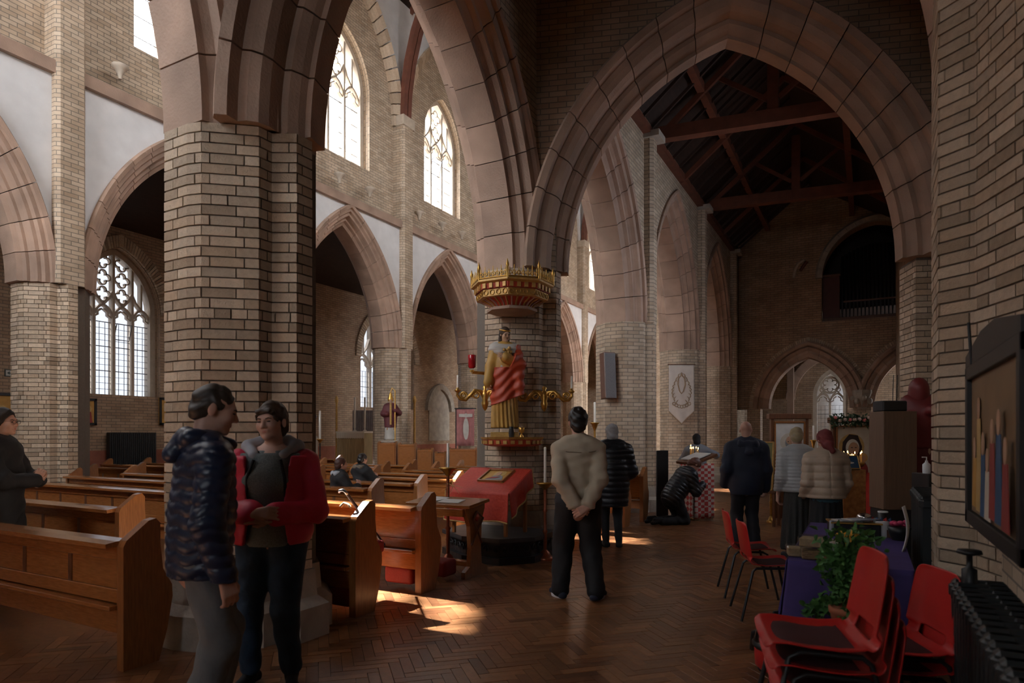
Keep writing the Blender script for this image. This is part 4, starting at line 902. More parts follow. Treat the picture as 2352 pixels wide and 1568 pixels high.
# ---- worshipper in grey coat behind the candles
p = person('worshipper in grey coat and black headscarf behind the small candles', G(1600, 13.2), AW-.1, 1.55, head=(12, 0, 0), hands={-1: (-.05, .16, .7), 1: (.13, .1, .80)}, poles={-1: (-1, 0, -1), 1: (1, -.2, -.6)})
skin_head(p, .01, face=False, mat=m_skin_d); p.geos.append(hand_geo(p.w[1], (-.4, .3, 1), (1, 0, 0), 1, 40, .008)); finish_body(p, m_skin_d, res=.02)
m_gc = M('grey_blue_coat', (.19, .21, .245), .8, var=.15)
sdf('grey_coat', torso(p, .03, sy=.8)+arms(p, .022)+[('c', p.U(0, 0, .5), (0, 0, .3), .15, .17, (1, .8))], m_gc, p.root, .014, .05, clips=(((0, 0, -1), -.25),))
sdf('black_headscarf', [('e', (0, -.012, .03), (.09, .112, .1)), ('e', (0, -.05, -.07), (.08, .07, .09))], m_blk, p.root, .01, .03, M_=p.HM); sdf('long_skirt', [('c', (0, 0, .6), (0, 0, .08), .15, .18, (1, .8))], M('dark_grey_skirt', (.05, .05, .055), .85), p.root, .016, .03, clips=(((0, 0, -1), -.03), ((0, 0, 1), .4))); shoes(p, m_blk)
# ---- bald man in navy raincoat
p = person('bald man in hooded navy raincoat standing before the icons', FL(1714, 1257), AW-.12, 1.71, sh=.122, head=(20, -18, 0), hands={-1: (-.15, .06, .5), 1: (.155, .04, .47)}, poles={-1: (-.3, -1, 0), 1: (.3, -1, 0)}, feet=((-.1, .02, 14), (.11, .0, -14)))
skin_head(p, .006, face=False); p.geos.append(hand_geo(p.w[1], (0, .2, -1), (1, 0, 0), -1, 35, .006)); finish_body(p, m_skin_p, res=.02)
sdf('navy_raincoat', torso(p, .05, hipr=.106, wr=.106, cr=.108, sy=.76)+arms(p, .03)+[('c', p.U(0, 0, .6), (0, 0, .76), .165, .19, (1, .76))], m_navy, p.root, .01, .035, clips=(((0, 0, -1), -.72),), disp=wrinkle(.004, .7))
sdf('hood', [('c', p.U(-.055, -.06, .815), p.U(.055, -.06, .815), .055, .055), ('c', p.U(0, -.09, .76), p.U(0, -.06, .82), .06, .05), ('c', p.U(.06, -.04, .835), p.U(.05, .03, .835), .04, .03), ('c', p.U(-.06, -.04, .835), p.U(-.05, .03, .835), .04, .03)], m_navy, p.root, .009, .04)
sdf('dark_trousers', legs(p, .018, an=.036), M('dark_navy_trousers', (.01, .012, .02), .8), p.root, .011, .03, disp=wrinkle(.003)); shoes(p, m_blk)
# ---- woman in silver puffer, speckled skirt
def skirt(p, mat, z1, z0, r1, r0, n=14, sy=.78): 
    def fold(X, Y, Z, D): return D-.012*np.sin(n*np.arctan2(Y, X))*np.clip((z1-Z)/(z1-z0), 0, 1)
    return sdf('long_skirt', [('c', (0, 0, z1), (0, 0, z0), r1, r0, (1, sy))], mat, p.root, .011, .03, clips=(((0, 0, -1), -z0), ((0, 0, 1), z1)), disp=fold)
p = person('woman in silver puffer jacket and patterned headscarf with bowed head', G(1835, 8.05), AW-.1, 1.62, sh=.112, lean=6, head=(42, -16, 0), hands={-1: (-.14, .05, .48), 1: (.11, .12, .55)}, poles={-1: (-.15, -1, 0), 1: (.15, -1, 0)})
skin_head(p, .008, face=False); p.geos.append(hand_geo(p.w[-1], (0, .2, -1), (-1, 0, 0), 1, 35, .006)); finish_body(p, m_skin_p, res=.02)
sdf('silver_puffer_jacket', torso(p, .035, hipr=.108, wr=.1, cr=.108, sy=.82)+arms(p, .025), m_silver, p.root, .009, .03, clips=(((0, 0, -1), -.83),), disp=quilt(.009, .042))
sdf('flowered_headscarf', [('e', (0, -.012, .03), (.088, .11, .1)), ('e', (0, -.045, -.065), (.075, .06, .075))], m_patsc, p.root, .008, .03, disp=wrinkle(.003, 2), M_=p.HM)
skirt(p, m_sparkle, .92, .12, .17, .21); shoes(p, m_blk)
# ---- woman in beige puffer, maroon headscarf
p = person('woman in beige puffer jacket and maroon headscarf with bowed head', G(1897, 7.55), AW-.12, 1.58, sh=.116, lean=2, head=(24, 4, 0), hands={-1: (-.135, .07, .5), 1: (.13, .09, .5)}, poles={-1: (-.15, -1, 0), 1: (.15, -1, 0)})
skin_head(p, .008, face=False); finish_body(p, m_skin_p, res=.02)
sdf('beige_puffer_jacket', torso(p, .042, hipr=.106, wr=.1, cr=.102, sy=.84)+arms(p, .024), m_beige, p.root, .009, .03, clips=(((0, 0, -1), -.80),), disp=lambda X, Y, Z, D: D-.013*np.sqrt(np.abs(np.sin((Z+.01)*pi/.085)))+.008+.008*np.exp(-(X/.006)**2))
sdf('maroon_headscarf', [('e', (0, -.015, .03), (.092, .115, .103)), ('e', (0, -.06, -.07), (.08, .07, .1)), ('c', (.0, -.1, -.12), (.02, -.11, -.21), .05, .03)], m_maroon, p.root, .008, .03, disp=wrinkle(.003, 2), M_=p.HM)
sdf('hem_band', [('c', (0, 0, .74), (0, 0, .82), .17, .175, (1, .82))], M('teal_hem', (.03, .08, .11), .8), p.root, .012, .02, clips=(((0, 0, -1), -.755), ((0, 0, 1), .81)))
skirt(p, m_blk, .9, .12, .17, .2); shoes(p, m_blk)
# ---- priest in red vestments
p = person('priest in red vestments half hidden behind the wooden cabinet', G(2036, 11.6), AW+1.3, 1.66, head=(20, 0, 0))
skin_head(p, .01, face=False); finish_body(p, m_skin_p, res=.02); m_vest = M('red_vestment', (.5, .03, .02), .6, var=.2)
sdf('red_vestment', torso(p, .03)+arms(p, .03)+[('c', p.U(0, 0, .76), (0, 0, .12), .2, .3, (1, .8))], m_vest, p.root, .016, .06, clips=(((0, 0, -1), -.05),)); hair_short(p, M('white_hair', (.6, .58, .55), .6), .012, .02, res=.009)
# ---- two boys in the pews
for (lab, px, cy, zh, hm, jm, rzz, hd) in (('boy with dark red-brown hair and black hooded jacket in the pews', 781, 9.0, 1.21, M('auburn_hair', (.06, .02, .012), .5, var=.3), m_blk, -60, (0, 0, 0)), ('boy with cropped dark hair and fur collar praying in the next pew', 831, 10.4, 1.23, m_hair_dk, m_blk, -40, (10, 0, 0))):
    p = person(lab, G(px, cy, zh-1.32), AW+math.radians(rzz), 1.32, head=hd, hands={-1: (-.04, .16, .68), 1: (.05, .17, .7)}, poles={-1: (-1, 0, -1), 1: (1, 0, -1)})
    p.kn = {s_: p.hipj[s_]+Vector((0, .3, 0)) for s_ in (-1, 1)}; p.a = {s_: p.kn[s_]+Vector((0, .02, -.34)) for s_ in (-1, 1)}
    skin_head(p, .006); p.geos.append(hand_geo(p.w[1], (-.3, .4, 1), (1, 0, 0), 1, 30, .006, 1.4)); finish_body(p, m_skin, res=.02)
    sdf('hooded_jacket', torso(p, .035, sy=.8)+arms(p, .025), jm, p.root, .010, .05, clips=(((0, 0, -1), -.66),), disp=wrinkle(.004)); sdf('trousers', legs(p, .015), m_blk, p.root, .013, .03)
    sdf('hood', [('c', p.U(-.06, -.05, .835), p.U(.06, -.05, .835), .045, .045), ('c', p.U(.065, -.03, .845), p.U(.05, .05, .83), .03, .025), ('c', p.U(-.065, -.03, .845), p.U(-.05, .05, .83), .03, .025)], m_lining if px < 800 else M('fur_trim', (.16, .13, .1), .95, var=.4, scale=60, bump=.6, bscale=90), p.root, .008, .03, disp=wrinkle(.004, 2)); hair_short(p, hm, .012, .01)
# ================================================================ pews
def copy_tree(o, loc, label):
    c = o.copy(); col.objects.link(c); c.location = loc; c['label'] = label
    for ch in o.children:
        d = ch.copy(); col.objects.link(d); d.parent = c
    return c
ENDP = [(0, 0), (0, .80), (.02, .84), (.17, .955), (.22, .965), (.25, .93), (.25, .8), (.27, .62), (.335, .5), (.34, .42), (.30, .2), (.24, 0)]
def pew(Y, x0, x1, label, group='oak pews', hb=1.0):
    """pew facing +y; x1 is its aisle end"""
    L = x1-x0; t = thing('pew', label, 'pew', (x1, Y, 0), 0, group); w = .07; M2 = frame((0, 0, 0), (0, 1, 0), (0, 0, 1))
    for xe in (0, -L+w): MB().prism(ENDP, -w, 0, Matrix.Translation((xe-(0 if xe == 0 else 0), 0, 0)) @ frame((0, 0, 0), (0, 1, 0), (0, 0, 1))).build('end_panel', m_oak_e, t)
    xi0, xi1 = -L+2*w-.07, -w; xm, ln = (xi0+xi1)/2, xi1-xi0
    lp = [(-.07, .795), (-.075, .825), (.0, .835), (.10, .835), (.10, .815), (.0, .80)]
    mb = MB(); mb.prism(lp, xi0, xi1-.0, frame((0, 0, 0), (0, 1, 0), (0, 0, 1))); mb.build('book_ledge', m_oak, t)
    MB().box((xm, .035, .755), (ln, .04, .10), ch=.004).build('top_rail', m_oak, t)
    n = max(1, round(ln/.62)); pw = ln/n
    for k in range(n): MB().box((xi0+(k+.5)*pw, .045, .61), (pw-.02, .02, .2), ch=.003).build('back_board', m_oak, t)
    for k in range(1, n): MB().box((xi0+k*pw, .036, .61), (.045, .012, .2)).build('muntin', m_oak_d, t)
    MB().box((xm, .035, .47), (ln, .045, .09), ch=.004).build('mid_rail', m_oak, t)
    MB().box((xm, .0, .405), (ln, .10, .03), ch=.004).build('kneeler_shelf', m_oak, t)
    MB().box((xm, .04, .30), (ln, .03, .15), ch=.003).build('lower_board', m_oak, t)
    MB().box((xm, .20, .42), (ln, .30, .03), ch=.004).build('seat', m_oak, t)
    return t
ordn = ['first', 'second', 'third', 'fourth', 'fifth', 'sixth', 'seventh', 'eighth', 'ninth', 'tenth', 'eleventh', 'twelfth']
pew(2.5, -9.2, -4.2, 'dark oak pew in the lower left corner beside the man in navy')
pew(3.62, -9.6, -6.15, 'oak pew behind the lower left corner pew')
pew(4.16, -6.2, -3.74, 'sunlit oak pew with the walking stick right of the large pillar')
pew(5.07, -11.4, -3.74, 'long oak pew ending beside the small desk with papers')
pa = pew(6.55, -8.2, -5.62, 'oak pew row the boy in black hood sits in')
for k in range(1, 8): copy_tree(pa, (-5.62, 6.55+.98*k, 0), '%s oak pew in front of the hooded boy, nave block beside the red cloth' % ordn[k-1])
pb = pew(6.2, -12.1, -9.2, 'oak pew first in the block against the far arcade')
for k in range(1, 7): copy_tree(pb, (-9.2, 6.2+.98*k, 0), '%s oak pew behind the first in the far arcade block' % ordn[k-1])
pc = pew(7.2, -16.3, -13.35, 'oak pew under the traceried aisle window, first in line')
for k in range(1, 8): copy_tree(pc, (-13.35, 7.2+.98*k, 0), '%s oak pew beyond the first under the traceried aisle window' % ordn[k-1])
pd_ = pew(9.45, -5.35, -3.55, 'oak pew end just behind the man in tan jacket')
copy_tree(pd_, (-3.5, 10.35, 0), 'oak pew behind the woman in black puffer coat'); copy_tree(pd_, (-3.45, 11.2, 0), 'tall oak pew end beside the kneeling person')
# hassocks hung below the pews
m_hass = M('red_hassock', (.22, .012, .012), .7, var=.15, bump=.2)
def hassock(x, y, z, label, w=.34, hh=.17):
    o = sdf('hassock', [('b', (0, 0, 0), (w/2, .12, hh/2), .035)], m_hass, None, .012, .02); o.location = (x, y, z); tag(o, label, 'hassock', 'red hassocks')
hassock(-4.0, 4.3, .15, 'red hassock under the sunlit pew nearest its end panel'); hassock(-4.42, 4.3, .15, 'red hassock under the sunlit pew nearest the large pillar')
hassock(-4.05, 5.22, .15, 'red hassock under the long pew before the desk'); hassock(-4.0, 5.72, .13, 'red hassock on the floor by the desk foot')
hassock(-4.1, 4.62, .50, 'dark red cushion on the sunlit pew seat', .4, .12)
# walking stick leaning on the pew
t = thing('walking_stick', 'dark walking stick with curved silver grip leaning on the sunlit pew', 'walking stick', (0, 0, 0))
a, b = W(816, 1160, 5.75), W(797, 1106, 5.6); b.z = 1.02; c_ = a+(a-b).normalized()*.75
MB().tube([c_, a, b], .014, 8).build('shaft', M('navy_stick', (.012, .01, .03), .35), t)
d_ = (b-a).normalized(); MB().tube([b, b+d_*.04, b+d_*.055+Vector((-.02, 0, .005)), b+d_*.05+Vector((-.05, -.01, 0)), b+d_*.03+Vector((-.06, -.01, 0))], .013, 8).build('grip', M('silver', (.5, .5, .52), .3, metal=1), t)
o = MB().tube([W(782, 1163, 5.6), W(790, 1155, 5.6), W(800, 1158, 5.58), W(806, 1165, 5.55)], .012, 8).build('umbrella_handle', M('beech', (.5, .34, .2), .5), None); tag(o, 'bent wooden umbrella handle hooked on the sunlit pew ledge', 'umbrella')
# ---- small prayer desk with papers
t = thing('prayer_desk', 'oak prayer desk with sloping top and carved rosette end', 'desk', (-3.72, 5.82, 0))
DE = [(0, 0), (0, .07), (.1, .12), (.12, .3), (.10, .55), (.02, .70), (.0, .74), (.40, .775), (.40, .72), (.34, .6), (.32, .3), (.34, .12), (.46, .07), (.46, 0)]
for xe in (0, -.7): MB().prism(DE, -.05, 0, Matrix.Translation((xe, 0, 0)) @ frame((0, 0, 0), (0, 1, 0), (0, 0, 1))).build('end_panel', m_oak_e, t)
MB().box((-.36, .2, .785), (.84, .42, .035), rx=.1, ch=.004).build('sloping_top', m_oak, t); MB().box((-.37, .0, .70), (.7, .04, .08), ch=.004).build('front_rail', m_oak, t)
MB().box((-.37, .2, .13), (.7, .1, .05), ch=.004).build('stretcher', m_oak, t)
for sy in (0, 1): MB().tube([(.02, .1+.2*sy, .35), (.03, .2, .5), (.03, .12+.2*sy, .62), (.02, .2, .7)], .012, 6).build('carved_scroll', m_oak_d, t)
MB().lathe([(.0, 0), (.03, .005), (.05, .012), (.03, .025), (0, .03)], 8, (0, 0, 0)).build('rosette', m_red, t, (.012, .2, .64)).rotation_euler = (0, pi/2, 0)
for i, (dx, dy, rz_) in enumerate(((-.28, .06, .1), (-.55, .14, -.15))):
    o = MB().box((0, 0, 0), (.26, .19, .004), rx=.1).build('paper_sheet', m_paper, None, (-3.72+dx, 5.92+dy, .808+.1*(dy+.1-.2)), rz_); tag(o, ['open white service sheet on the prayer desk', 'second paper further in on the prayer desk'][i], 'paper')
# ---- black carved plinth at the statue pillar
pl = thing('carved_plinth', 'low black carved stone plinth against the statue pillar', 'plinth', (0, 0, 0))
PLP = [(-4.28, 6.66), (-3.78, 6.66), (-3.5, 6.98), (-3.5, 7.62), (-4.8, 7.62), (-4.8, 7.02)]
MB().prism(inset(PLP, -.03), 0, .08).build('base_step', m_blackc, pl); MB().prism(inset(PLP, .03), .08, .26).build('body', m_blackc, pl); MB().prism(inset(PLP, -.03), .26, .31).build('top_slab', M('worn_black_top', (.05, .05, .052), .4, var=.4, scale=5), pl)
for i in (5, 0, 1, 2):
    A, B = Vector((*PLP[i], 0)), Vector((*PLP[(i+1) % 6], 0)); u = (B-A).normalized(); nn = Vector((u.y, -u.x, 0)); Ls = (B-A).length; n = max(2, int(Ls/.12))
    for k in range(n):
        c0 = A+u*(Ls*(k+.5)/n)-nn*.025; mb = MB(); sg = 1 if k % 2 else -1
        mb.tube([c0+u*(.045*math.cos(s_)*(1-s_/9))*sg+Vector((0, 0, .17+.055*math.sin(s_)*(1-s_/9)))+nn*.008 for s_ in [q*.55 for q in range(14)]], [.012-.0006*q for q in range(14)], 5)
        mb.ball(c0+nn*.012+Vector((0, 0, .17)), .014, 6, 4); mb.build('carved_scroll', m_blackc, pl)
# ---- sloping lectern table under a red cloth
t = thing('draped_lectern', 'sloping lectern table with wooden legs on the black plinth', 'lectern', (-4.15, 7.05, .31), -.05)
for x in (-.38, .38):
    for y, zt in ((-.22, .5), (.24, .74)): MB().box((x, y, zt/2), (.04, .04, zt), ch=.004).build('leg', m_oak_e, t)
MB().box((0, .01, .63), (.86, .56, .03), rx=math.atan2(.24, .5)).build('top_board', m_oak_e, t)
m_rcl = M('red_altar_cloth', (.55, .035, .022), .6, var=.15, scale=30, c2=(.47, .06, .03), bump=.2, bscale=35); t2 = thing('red_cloth', 'orange red brocade cloth with gold fringe draped over the lectern', 'cloth', (-4.15, 7.05, .31), -.05)
def drape(fn, nu, nv, name, mat, parent):
    V = [fn(i/nu, j/nv) for j in range(nv+1) for i in range(nu+1)]; fs = [(j*(nu+1)+i, j*(nu+1)+i+1, (j+1)*(nu+1)+i+1, (j+1)*(nu+1)+i) for j in range(nv) for i in range(nu)]
    o = link(name, make_mesh(name, V, fs, mat, True), parent); sm_ = o.modifiers.new('thick', 'SOLIDIFY'); sm_.thickness = .006; sm_.offset = 0; return o
def zt_(y): return .665+.24/.5*(y-.01)
def topc(u, v):      # v: 0 back edge .. 0.5 front edge .. 1 hem
    x = -.46+.92*u
    if v < .45: y = .27-.54*v/.45; return (x, y, zt_(y)+.004*math.sin(9*u+6*v))
    q = (v-.45)/.55; return (x+.02*math.sin(7*u)*q, -.285-.025*q*(1+.9*math.sin(u*19+1)), zt_(-.27)-.36*q-.02*math.sin(u*6)*q)
drape(topc, 60, 30, 'cloth', m_rcl, t2)
def sidec(sd):
    def f(u, v): y = -.28+.55*u; return (sd*(.465+.02*v*(1+math.sin(u*14))), y-.05*v*(u-.5), zt_(min(.27, max(-.27, y)))-.30*v*(1-.25*u))
    return f
for sd in (-1, 1): drape(sidec(sd), 24, 14, 'side_fall', m_rcl, t2)
m_fr = M('gold_fringe', (.5, .33, .12), .6, var=.3, scale=80)
MB().tube([topc(i/60, 1.0) for i in range(61)], .011, 6).build('fringe', m_fr, t2); MB().tube([sidec(1)(i/24, 1.0) for i in range(25)], .011, 6).build('fringe', m_fr, t2); MB().tube([sidec(1)(1, v/14) for v in range(15)], .009, 6).build('fringe', m_fr, t2); MB().tube([topc(0, .45+.55*v/14) for v in range(15)], .010, 6).build('fringe', m_fr, t2)
# ---- icon maker: board, border, halo, robe, face as thin layers
def layer(parent, name, pts, z, mat, th=.003): return MB().prism(pts, z, z+th).build(name, mat, parent)
def ell(cx, cy, rx, ry, n=24): return [(cx+rx*math.cos(2*pi*i/n), cy+ry*math.sin(2*pi*i/n)) for i in range(n)]
mi_gold = M('icon_gold', (.55, .36, .13), .45, var=.15, scale=12); mi_cream = M('icon_cream', (.62, .55, .45), .6, var=.1, scale=9); mi_face = M('icon_flesh', (.5, .3, .19), .6); mi_dark = M('icon_dark', (.035, .02, .02), .6); mi_blue = M('icon_blue', (.03, .09, .19), .6); mi_red = M('icon_crimson', (.3, .04, .035), .6); mi_wh = M('icon_white', (.68, .66, .62), .6); mi_gr = M('icon_grey', (.25, .25, .26), .6); mi_green = M('icon_green_gold', (.2, .2, .07), .5, var=.3, scale=3); mi_ochre = M('icon_ochre', (.5, .27, .06), .6, var=.2)
def icon(name, label, M_, w, h, frame_m, ground, kind, fw=.03, th=.025, cat='icon'):
    t = thing(name, label, cat); t.matrix_world = M_; mb = MB(); mb.box((0, h/2, -th/2), (w, h, th)); mb.build('panel', ground, t)
    for x, y, a, b in ((0, fw/2, w, fw), (0, h-fw/2, w, fw), (-w/2+fw/2, h/2, fw, h), (w/2-fw/2, h/2, fw, h)): MB().box((x, y, .008), (a, b, .03), ch=.004).build('frame_bar', frame_m, t)
    if kind == 'bishop':
        layer(t, 'halo', ell(0, h*.66, w*.3, w*.3), .0005, mi_cream, .002); layer(t, 'robe', [(-w*.38, fw), (w*.38, fw), (w*.36, h*.26), (w*.2, h*.42), (-w*.2, h*.42), (-w*.36, h*.26)], .003, mi_blue)
        layer(t, 'stole', [(-w*.3, h*.3), (w*.3, h*.3), (w*.16, h*.46), (-w*.16, h*.46)], .007, mi_wh)
        for sx in (-1, 1): layer(t, 'stole_cross', [(sx*w*.17-.012, h*.32), (sx*w*.17+.012, h*.32), (sx*w*.17+.012, h*.42), (sx*w*.17-.012, h*.42)], .011, mi_dark); layer(t, 'stole_cross', [(sx*w*.17-.035, h*.355), (sx*w*.17+.035, h*.355), (sx*w*.17+.035, h*.38), (sx*w*.17-.035, h*.38)], .011, mi_dark)
        layer(t, 'face', ell(0, h*.65, w*.145, w*.2), .011, mi_gr); layer(t, 'brow', ell(0, h*.69, w*.12, w*.13), .0145, mi_face); layer(t, 'beard', ell(0, h*.565, w*.1, w*.12), .0145, mi_wh)
        for sx in (-1, 1): layer(t, 'painted_eye', ell(sx*w*.055, h*.67, w*.025, w*.012, 10), .018, mi_dark)
    if kind == 'mother':
        layer(t, 'halo', ell(-w*.05, h*.62, w*.36, w*.36), .0005, mi_gold, .002); layer(t, 'veil', [(-w*.42, fw), (w*.1, fw), (w*.2, h*.35), (w*.24, h*.62), (w*.12, h*.82), (-w*.12, h*.84), (-w*.3, h*.7), (-w*.34, h*.4)], .003, mi_dark)
        layer(t, 'veil_lining', ell(-w*.03, h*.6, w*.19, w*.24), .007, mi_wh); layer(t, 'face', ell(-w*.0, h*.57, w*.15, w*.2), .011, mi_face)
        layer(t, 'neck', [(-w*.1, h*.3), (w*.05, h*.3), (w*.07, h*.46), (-w*.08, h*.46)], .0105, mi_face)
        layer(t, 'child_halo', ell(w*.27, h*.42, w*.13, w*.13), .0035, mi_gold); layer(t, 'child_robe', [(w*.14, fw), (w*.43, fw), (w*.4, h*.24), (w*.33, h*.33), (w*.21, h*.33), (w*.15, h*.2)], .0075, mi_red); layer(t, 'child_face', ell(w*.27, h*.41, w*.07, w*.085), .0115, mi_face)
        for sx in (-1, 1): layer(t, 'painted_eye', ell(sx*w*.055, h*.6, w*.03, w*.012, 10), .015, mi_dark)
    if kind == 'group':
        for k, (x, y, m_) in enumerate(((-.16, .55, mi_ochre), (.14, .5, mi_red), (0, .68, mi_dark))): layer(t, 'halo', ell(x*w, y*h+h*.1, w*.17, w*.17), .0005+.0001*k, mi_gold, .002); layer(t, 'robe', [(x*w-w*.2, fw), (x*w+w*.2, fw), (x*w+w*.14, y*h), (x*w-w*.14, y*h)], .003+.004*k, m_); layer(t, 'face', ell(x*w, y*h+h*.08, w*.09, w*.12), .016+.001*k, mi_face)
    if kind == 'lying': layer(t, 'halo', ell(-.06*w, h*.6, w*.16, w*.16), .0005, mi_gold, .002); layer(t, 'robe', ell(0, h*.36, w*.34, h*.16), .003, mi_blue); layer(t, 'shroud', ell(.05*w, h*.46, w*.24, h*.08), .007, mi_wh); layer(t, 'face', ell(-.08*w, h*.58, w*.08, w*.1), .011, mi_face)
    if kind == 'half': layer(t, 'halo', ell(.05*w, h*.68, w*.22, w*.22), .0005, mi_gold, .002); layer(t, 'robe', [(-w*.3, fw), (w*.4, fw), (w*.28, h*.45), (w*.1, h*.58), (-w*.08, h*.5)], .003, mi_gr); layer(t, 'face', ell(.04*w, h*.64, w*.09, w*.13), .007, mi_face); layer(t, 'sleeve', [(-w*.3, h*.2), (w*.1, h*.3), (w*.2, h*.4), (-w*.1, h*.36)], .007, mi_red)
    return t
sl = math.atan2(.24, .5); Mi = Matrix.Translation((-4.1, 6.98, .31+zt_(-.1)+.025)) @ Matrix.Rotation(-.12, 4, 'Z') @ Matrix.Rotation(sl, 4, 'X')
icon('icon', 'small gold icon lying on the red draped lectern', Mi, .40, .30, m_oak_e, mi_ochre, 'half', .022)
# ---- candle stands by the lectern
def candle_stand(label, p, zs, zc, m_, r=.11, cr=.016, group='standing candlesticks'):
    t = thing('candle_stand', label, 'candlestick', p, 0, group)
    MB().lathe([(r*1.1, 0), (r*1.15, .03), (r*.7, .05), (r*.5, .09), (r*.25, .12)], 16).build('base', m_, t)
    MB().lathe([(.02, .1), (.024, zs*.35), (.034, zs*.37), (.02, zs*.4), (.018, zs*.62), (.03, zs*.64), (.018, zs*.67), (.02, zs*.93)], 10).build('stem', m_, t)
    MB().lathe([(.02, zs*.92), (r*.7, zs-.02), (r, zs), (r, zs+.012), (.03, zs+.015)], 16).build('drip_pan', m_gold, t); MB().lathe([(cr, zs+.01), (cr, zc-.005), (cr*.4, zc)], 10).build('candle', m_wax, t)
    return t
m_copper = M('copper_brown', (.32, .1, .05), .3, metal=.5, var=.2)
candle_stand('tall candlestick with reddish stem right of the red lectern', FL(1252, 1284), .93, 1.38, m_copper); candle_stand('tall candlestick behind the desk left of the red lectern', G(1029, 7.75), 1.13, 1.43, m_copper)
candle_stand('golden paschal candle stand beyond the man in tan jacket', G(1366, 12.68), 1.76, 2.17, m_gold, .09, .022)
for i, (px, py, l_) in enumerate(((1040, 1115, 'dry palm cross tied on the left candlestick'),)):
    p0 = W(px, py, 7.7); t = thing('palm_cross', l_, 'palm cross', p0)
    for k in range(7): a_ = k*.9; MB().tube([(0, 0, 0), (.07*math.cos(a_), 0, .05*math.sin(a_)), (.16*math.cos(a_), -.02, .09*math.sin(a_)-.02)], [.004, .003, .001], 4).build('palm_leaf', m_fr, t)
# ================================================================ statue pillar: bracket, saint, canopy, sconces
cs = Vector((-4.08, 7.52, 0))
t = thing('statue_bracket', 'red and gold bracket shelf under the saint statue', 'shelf', cs, pi/8*0)
def octo(r, z, n=8, a0=pi/8, c=(0, 0)): return [(c[0]+r*math.cos(a0+2*pi*k/n), c[1]+r*math.sin(a0+2*pi*k/n), z) for k in range(n)]
a0s = -YAW*.0+pi/8
MB().loft([octo(.40, 1.47), octo(.42, 1.50)], smooth=False).build('shelf_slab', m_goldp, t); MB().loft([octo(.30, 1.38), octo(.38, 1.40), octo(.39, 1.47)], smooth=False).build('red_cornice', m_red, t)
for k in range(8):
    for q in range(3):
        a = Vector(octo(.40, 1.435)[k]).lerp(Vector(octo(.40, 1.435)[(k+1) % 8]), (q+.5)/3); MB().box(a, (.05, .02, .045), rz=a0s+2*pi*(k+.5)/8+pi/2).build('gilt_block', m_goldp, t)
ped = tag(MB().box((0, 0, .03), (.36, .26, .07), ch=.008).build('statue_pedestal', m_goldp, None, (cs.x-.02, cs.y-.16, 1.5), YAW), 'low gold pedestal under the saint statue', 'pedestal')
m_robe_y = M('ochre_robe', (.52, .3, .07), .5, var=.15); m_mantle = M('vermilion_mantle', (.48, .07, .03), .5, var=.15); m_whitecl = M('statue_white', (.5, .47, .42), .6); m_st_skin = M('statue_flesh', (.5, .31, .2), .5); m_st_hair = M('statue_hair', (.05, .028, .016), .5, bump=.5, bscale=30)
sH = 1.34
p = person('painted saint statue in ochre robe and vermilion mantle', (cs.x-.02, cs.y-.16, 1.57), AW+pi+.25, sH, sh=.1, head=(14, 12, 0), hands={-1: (.02, .12, .70), 1: (.17, .04, .47)}, poles={-1: (-1, -.2, -.6), 1: (.8, -.8, 0)}, feet=((-.06, .06, 12), (.07, .03, -12)), name='saint_statue', cat='statue')
skin_head(p, .0055); p.geos.append(hand_geo(p.w[-1], (.8, .4, .3), (0, 1, .2), -1, 30, .005, 1.3)); p.geos.append(hand_geo(p.w[1], (0, .1, -1), (1, .3, 0), -1, 30, .005, 1.3)); finish_body(p, m_st_skin, core=False)
def folds(n, amp, z1): return lambda X, Y, Z, D: D-amp*np.sin(n*np.arctan2(Y, X)+3*np.sin(Z*3))*np.clip((z1-Z)/.3, 0, 1)
sdf('ochre_robe', torso(p, .02)+arms(p, .02, wr=.035)+[('c', (0, 0, .75), (0, 0, .05), .14, .175, (1, .8))], m_robe_y, p.root, .0085, .04, clips=(((0, 0, -1), -.05),), disp=folds(17, .012, .8))
def mant(X, Y, Z, D):   # mantle cut diagonally, lower towards her left side
    D = D-.008*np.sin(Z*46+X*30+2*np.sin(X*14)); return np.maximum(D, np.maximum(Z-(.82+np.clip((-X-.03)*2.6, 0, .3)), (.40-.35*X)-Z))
sdf('vermilion_mantle', torso(p, .035)+arms(p, .045, sides=(-1,), wr=.05)+[('c', (0, 0, .8), (0, 0, .1), .165, .2, (1, .82)), ('c', p.e[-1], p.e[-1]+Vector((-.02, 0, -.42)), .07, .06)], m_mantle, p.root, .0085, .05, disp=mant)
for k in range(3): pass
sdf('white_collar_veil', [('c', p.U(-.085, -.01, .79), p.U(.085, -.01, .79), .098, .098, (1, .95)), ('c', p.U(-.045, .04, .77), p.U(.045, .04, .77), .075, .075)], m_whitecl, p.root, .008, .04, disp=lambda X, Y, Z, D: D-.004*np.sin(Z*120))
g = sdf_geo([('e', (0, -.018, .035), (.086, .106, .096)), ('c', (-.065, -.03, 0), (-.07, -.01, -.15), .035, .03), ('c', (.065, -.03, 0), (.07, -.01, -.15), .035, .03), ('e', (0, -.07, -.06), (.07, .045, .1)), ('-e', (0, .12, -.04), (.06, .09, .1), {'k': .015})], .006, .025, disp=wrinkle(.002, 3)); link('hair', geo_mesh('hair', [xf(g, p.HM)], m_st_hair), p.root)
MB().lathe([(.094, 0), (.098, .01), (.096, .022), (.09, .02)], 20, (0, -.015, .06), sy=1.18).build('gilt_circlet', m_gold, p.root).data.transform(p.HM)
MB().tube([p.U(-.085, -.0, .615), p.U(-.05, .07, .62), p.U(.05, .07, .62), p.U(.085, 0, .615)], .02, 6).build('belt', m_whitecl, p.root)
fl_ = MB()
